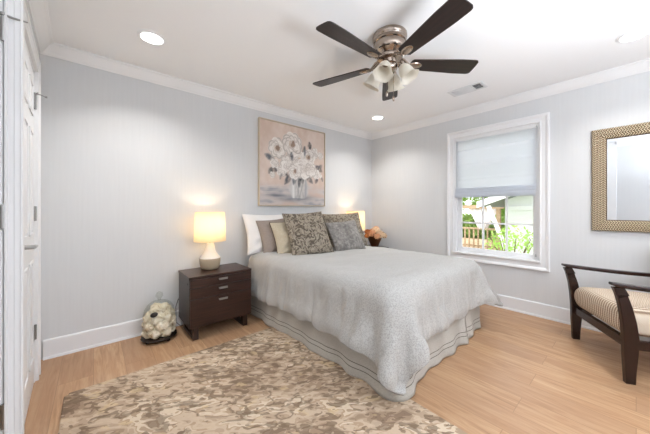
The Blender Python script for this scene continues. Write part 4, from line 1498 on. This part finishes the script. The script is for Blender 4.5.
# ------------------------------------------------------------------ outdoors, seen through the window
GZ = -0.35
m_grass = mat('lawn', g('7d8f52'), 0.9)
t = NT(m_grass)
t.color(t.ramp(t.noise(t.coords(), 5, 5), [(0.3, g('5d7238')), (0.7, g('9aa968'))]))
o = struct('ground', B(RX + 0.16, 40, -16, 26, GZ - 0.1, GZ), m_grass)
m_deckw = mat('weathered_deck_wood', rough=0.8)
t = NT(m_deckw)
t.color(t.ramp(t.noise(t.coords((3, 3, 30)), 1.5, 4), [(0.3, g('a5886a')), (0.7, g('c9ad8e'))]))
m_sid = mat('white_siding', g('eeefef'), 0.6)
t = NT(m_sid)
sx = t.n('ShaderNodeSeparateXYZ', {'Vector': t.coords()})
fr = t.math('FRACT', t.math('MULTIPLY', sx.outputs['Z'], 7.0))
t.bump(fr, 0.8, 0.02)
m_roof = mat('grey_shingle', g('8d8f92'), 0.9)
# neighbour's garage, gable end to the window
HX = 6.4
hs = thing('garage', 'white sided garage with sloping white roof edge outside the window', 'building', (HX, 1.76, GZ))
zb = 1.32 - GZ
bm = bmesh.new()
pr = [(0, 0), (0, zb), (-2.6, zb + 0.98), (-5.2, zb), (-5.2, 0)]
a_ = [bm.verts.new((0, y, z)) for y, z in pr]
b_ = [bm.verts.new((4.5, y, z)) for y, z in pr]
bm.faces.new(a_)
bm.faces.new(b_[::-1])
for i in range(5):
    j = (i + 1) % 5
    bm.faces.new((a_[i], a_[j], b_[j], b_[i]))
obj('wall', bm, m_sid, hs)
bm = bmesh.new()
for sgn, y0, y1 in ((1, 0.38, -2.6), (-1, -5.58, -2.6)):
    z0_, z1_ = zb - 0.14, zb + 0.98
    vs = [bm.verts.new((x, y, z)) for x in (-0.35, 4.8) for (y, z) in ((y0, z0_), (y1, z1_), (y1, z1_ + 0.10), (y0, z0_ + 0.10))]
    for f in ((0, 1, 2, 3), (7, 6, 5, 4), (0, 4, 5, 1), (1, 5, 6, 2), (2, 6, 7, 3), (3, 7, 4, 0)):
        bm.faces.new([vs[i] for i in f])
obj('roof', bm, m_roof, hs)
bm = bmesh.new()
for y0, y1 in ((0.40, -2.6), (-5.60, -2.6)):
    z0_, z1_ = zb - 0.16, zb + 0.98
    vs = [bm.verts.new((x, y, z)) for x in (-0.39, -0.352) for (y, z) in ((y0, z0_), (y1, z1_), (y1, z1_ + 0.13), (y0, z0_ + 0.13))]
    for f in ((0, 1, 2, 3), (7, 6, 5, 4), (0, 4, 5, 1), (1, 5, 6, 2), (2, 6, 7, 3), (3, 7, 4, 0)):
        bm.faces.new([vs[i] for i in f])
obj('rake_board', bm, m_trim, hs)
obj('frieze_board', B(-0.03, -0.001, -5.0, -0.02, zb - 0.20, zb - 0.12), m_trim, hs)
# deck with railing
dk_ = thing('garden_deck', 'weathered wooden garden deck with a slatted railing outside the window', 'deck', (8.0, 3.50, GZ))
obj('platform', B(0, 3.0, -1.2, 2.4, 0.28, 0.36), m_deckw, dk_)
obj('fascia', B(-0.04, 0, -1.2, 2.4, 0.02, 0.36), m_deckw, dk_)
obj('rail', B(-0.03, 0.06, -1.2, 2.4, 0.93, 0.975), m_deckw, dk_)
obj('rail', B(0.0, 0.03, -1.2, 2.4, 0.46, 0.50), m_deckw, dk_)
for i in range(31):
    y = -1.13 + i * 0.115
    obj('baluster', B(-0.025, 0.0, y - 0.018, y + 0.018, 0.42, 0.93), m_deckw, dk_)
for y in (-1.15, 0.3, 2.35):
    obj('post', B(-0.02, 0.07, y - 0.045, y + 0.045, 0.0, 1.5), m_deckw, dk_)
obj('beam', B(-0.06, 0.10, -1.25, 2.5, 1.50, 1.60), m_deckw, dk_)
st_ = thing('wooden_step', 'low pale wooden steps in front of the garden deck', 'steps', (7.5, 2.6, GZ))
for i in range(2):
    obj('tread', B(-0.3 + i * 0.25, -0.02 + i * 0.25, -0.75, 1.2, 0.10 + i * 0.13, 0.14 + i * 0.13), m_deckw, st_)
    obj('riser', B(-0.02 + i * 0.25, 0.0 + i * 0.25, -0.75, 1.2, 0.0, 0.10 + i * 0.13), m_deckw, st_)
# fabric swag hanging from the beam
m_cur = mat('white_outdoor_fabric', g('f1e9e8'), 0.9)
rows = []
for i in range(40):
    u = i / 39
    row = []
    for j in range(20):
        v_ = j / 19
        wd = 0.47 * (1 - 0.72 * v_ ** 1.1) 
        y = (u - 0.5) * 2 * wd * 0.80 + 0.02 * v_
        x = 0.035 * math.sin(u * 38) * (0.5 + v_ * 0.6)
        z = 1.50 - 0.56 * v_ * (1 - 0.25 * (2 * u - 1) ** 2 * (1 - v_))
        row.append((x, y, z))
    rows.append(row)
bm = bmesh.new()
grid_mesh(bm, rows)
o = obj('outdoor_curtain', bm, m_cur, smooth=True)
md = o.modifiers.new('s', 'SOLIDIFY')
md.thickness = 0.004
o.location = (8.0, 2.70, GZ)
tag(o, 'white fabric curtain gathered to a point, hanging from the deck beam', 'curtain')
# slanting white post
o = obj('swing_post', bmesh.new(), m_trim)
bm = bmesh.new()
tube(bm, [(0, 0, 0), (0, 0.56, 1.55)], 0.045, 4)
bm.to_mesh(o.data)
bm.free()
o.data.materials.clear()
o.data.materials.append(m_trim)
o.location = (5.95, 1.36, GZ)
tag(o, 'slanting white wooden brace post standing before the garden deck', 'post')


def leafcloud(name, label, loc, size, count, leaf, cols, seed, group=None, trunk=True, stem_h=None):
    rng = random.Random(seed)
    root = thing(name, label, 'tree' if trunk else 'shrub', loc, 0, group)
    bm = bmesh.new()
    for _ in range(count):
        while True:
            p = Vector((rng.uniform(-1, 1), rng.uniform(-1, 1), rng.uniform(-1, 1)))
            if 0.25 < p.length < 1 and noise.noise(p * 2.3 + Vector((seed, 0, 0))) > -0.15:
                break
        c_ = Vector((p.x * size[0], p.y * size[1], size[3] + p.z * size[2]))
        R = Matrix.Translation(c_) @ Matrix.Rotation(rng.uniform(0, 6.3), 4, 'Z') @ Matrix.Rotation(rng.uniform(-1.2, 1.2), 4, 'X') @ Matrix.Rotation(rng.uniform(0, 6.3), 4, 'Y')
        s_ = leaf * rng.uniform(0.6, 1.3)
        f = bm.faces.new([bm.verts.new(R @ Vector(q)) for q in ((-s_, 0, 0), (-s_ * .2, s_ * 0.42, s_ * 0.08), (s_, 0, 0), (-s_ * .2, -s_ * 0.42, s_ * 0.08))])
    m = mat(name + '_leaf', cols[0], 0.6)
    t = NT(m)
    t.color(t.ramp(t.noise(t.coords(), 2.5, 4), [(0.35, cols[0]), (0.65, cols[1])]))
    tl = t.n('ShaderNodeBsdfTranslucent', {'Color': (*cols[1], 1)})
    ms = t.n('ShaderNodeMixShader', {0: 0.35, 1: t.b.outputs[0], 2: tl.outputs[0]})
    t.link(ms.outputs[0], t.t.nodes['Material Output'].inputs['Surface'])
    obj('foliage', bm, m, root)
    bm = bmesh.new()
    if trunk:
        tube(bm, [(0, 0, 0), (0.05, 0.03, size[3] * 0.6), (0, 0, size[3] + size[2] * 0.4)], [0.16, 0.12, 0.05], 10)
        for a_ in range(5):
            an = a_ * 1.26
            tube(bm, [(0.03, 0.02, size[3] * 0.7), (size[0] * 0.5 * math.cos(an), size[1] * 0.5 * math.sin(an), size[3] + size[2] * 0.2)], [0.06, 0.02], 6)
    else:
        for a_ in range(9):
            an = a_ * 0.7
            tube(bm, [(0.03 * math.cos(an), 0.03 * math.sin(an), 0), (size[0] * 0.4 * math.cos(an), size[1] * 0.4 * math.sin(an), size[3]), (size[0] * 0.75 * math.cos(an), size[1] * 0.75 * math.sin(an), size[3] + size[2] * 0.6)], [0.012, 0.009, 0.004], 5)
    obj('trunk' if trunk else 'stems', bm, mat(name + '_bark', g('6b5440'), 0.9), root)
    return root


GR = (g('6d8f35'), g('a9c95c'))
leafcloud('leafy_tree', 'bright green leafy tree beyond the deck, left of the hanging curtain', (14.5, 7.6, GZ), (2.0, 1.9, 1.5, 2.2), 5200, 0.13, GR, 1, 'trees beyond the deck')
leafcloud('leafy_tree', 'bright green leafy tree beyond the deck, right of the hanging curtain', (14.2, 3.7, GZ), (1.6, 1.6, 1.5, 2.0), 4200, 0.12, GR, 2, 'trees beyond the deck')
leafcloud('leafy_shrub', 'light green leafy shrub in front of the white garage wall', (5.15, 1.32, GZ), (0.34, 0.42, 0.55, 0.70), 800, 0.036, (g('8fc04a'), g('c2e377')), 3, trunk=False)
leafcloud('hedge', 'green hedge behind the garden deck', (12.0, 5.2, GZ), (0.45, 3.2, 0.65, 0.66), 6500, 0.10, (g('6b8a3c'), g('9db860')), 5, trunk=False)
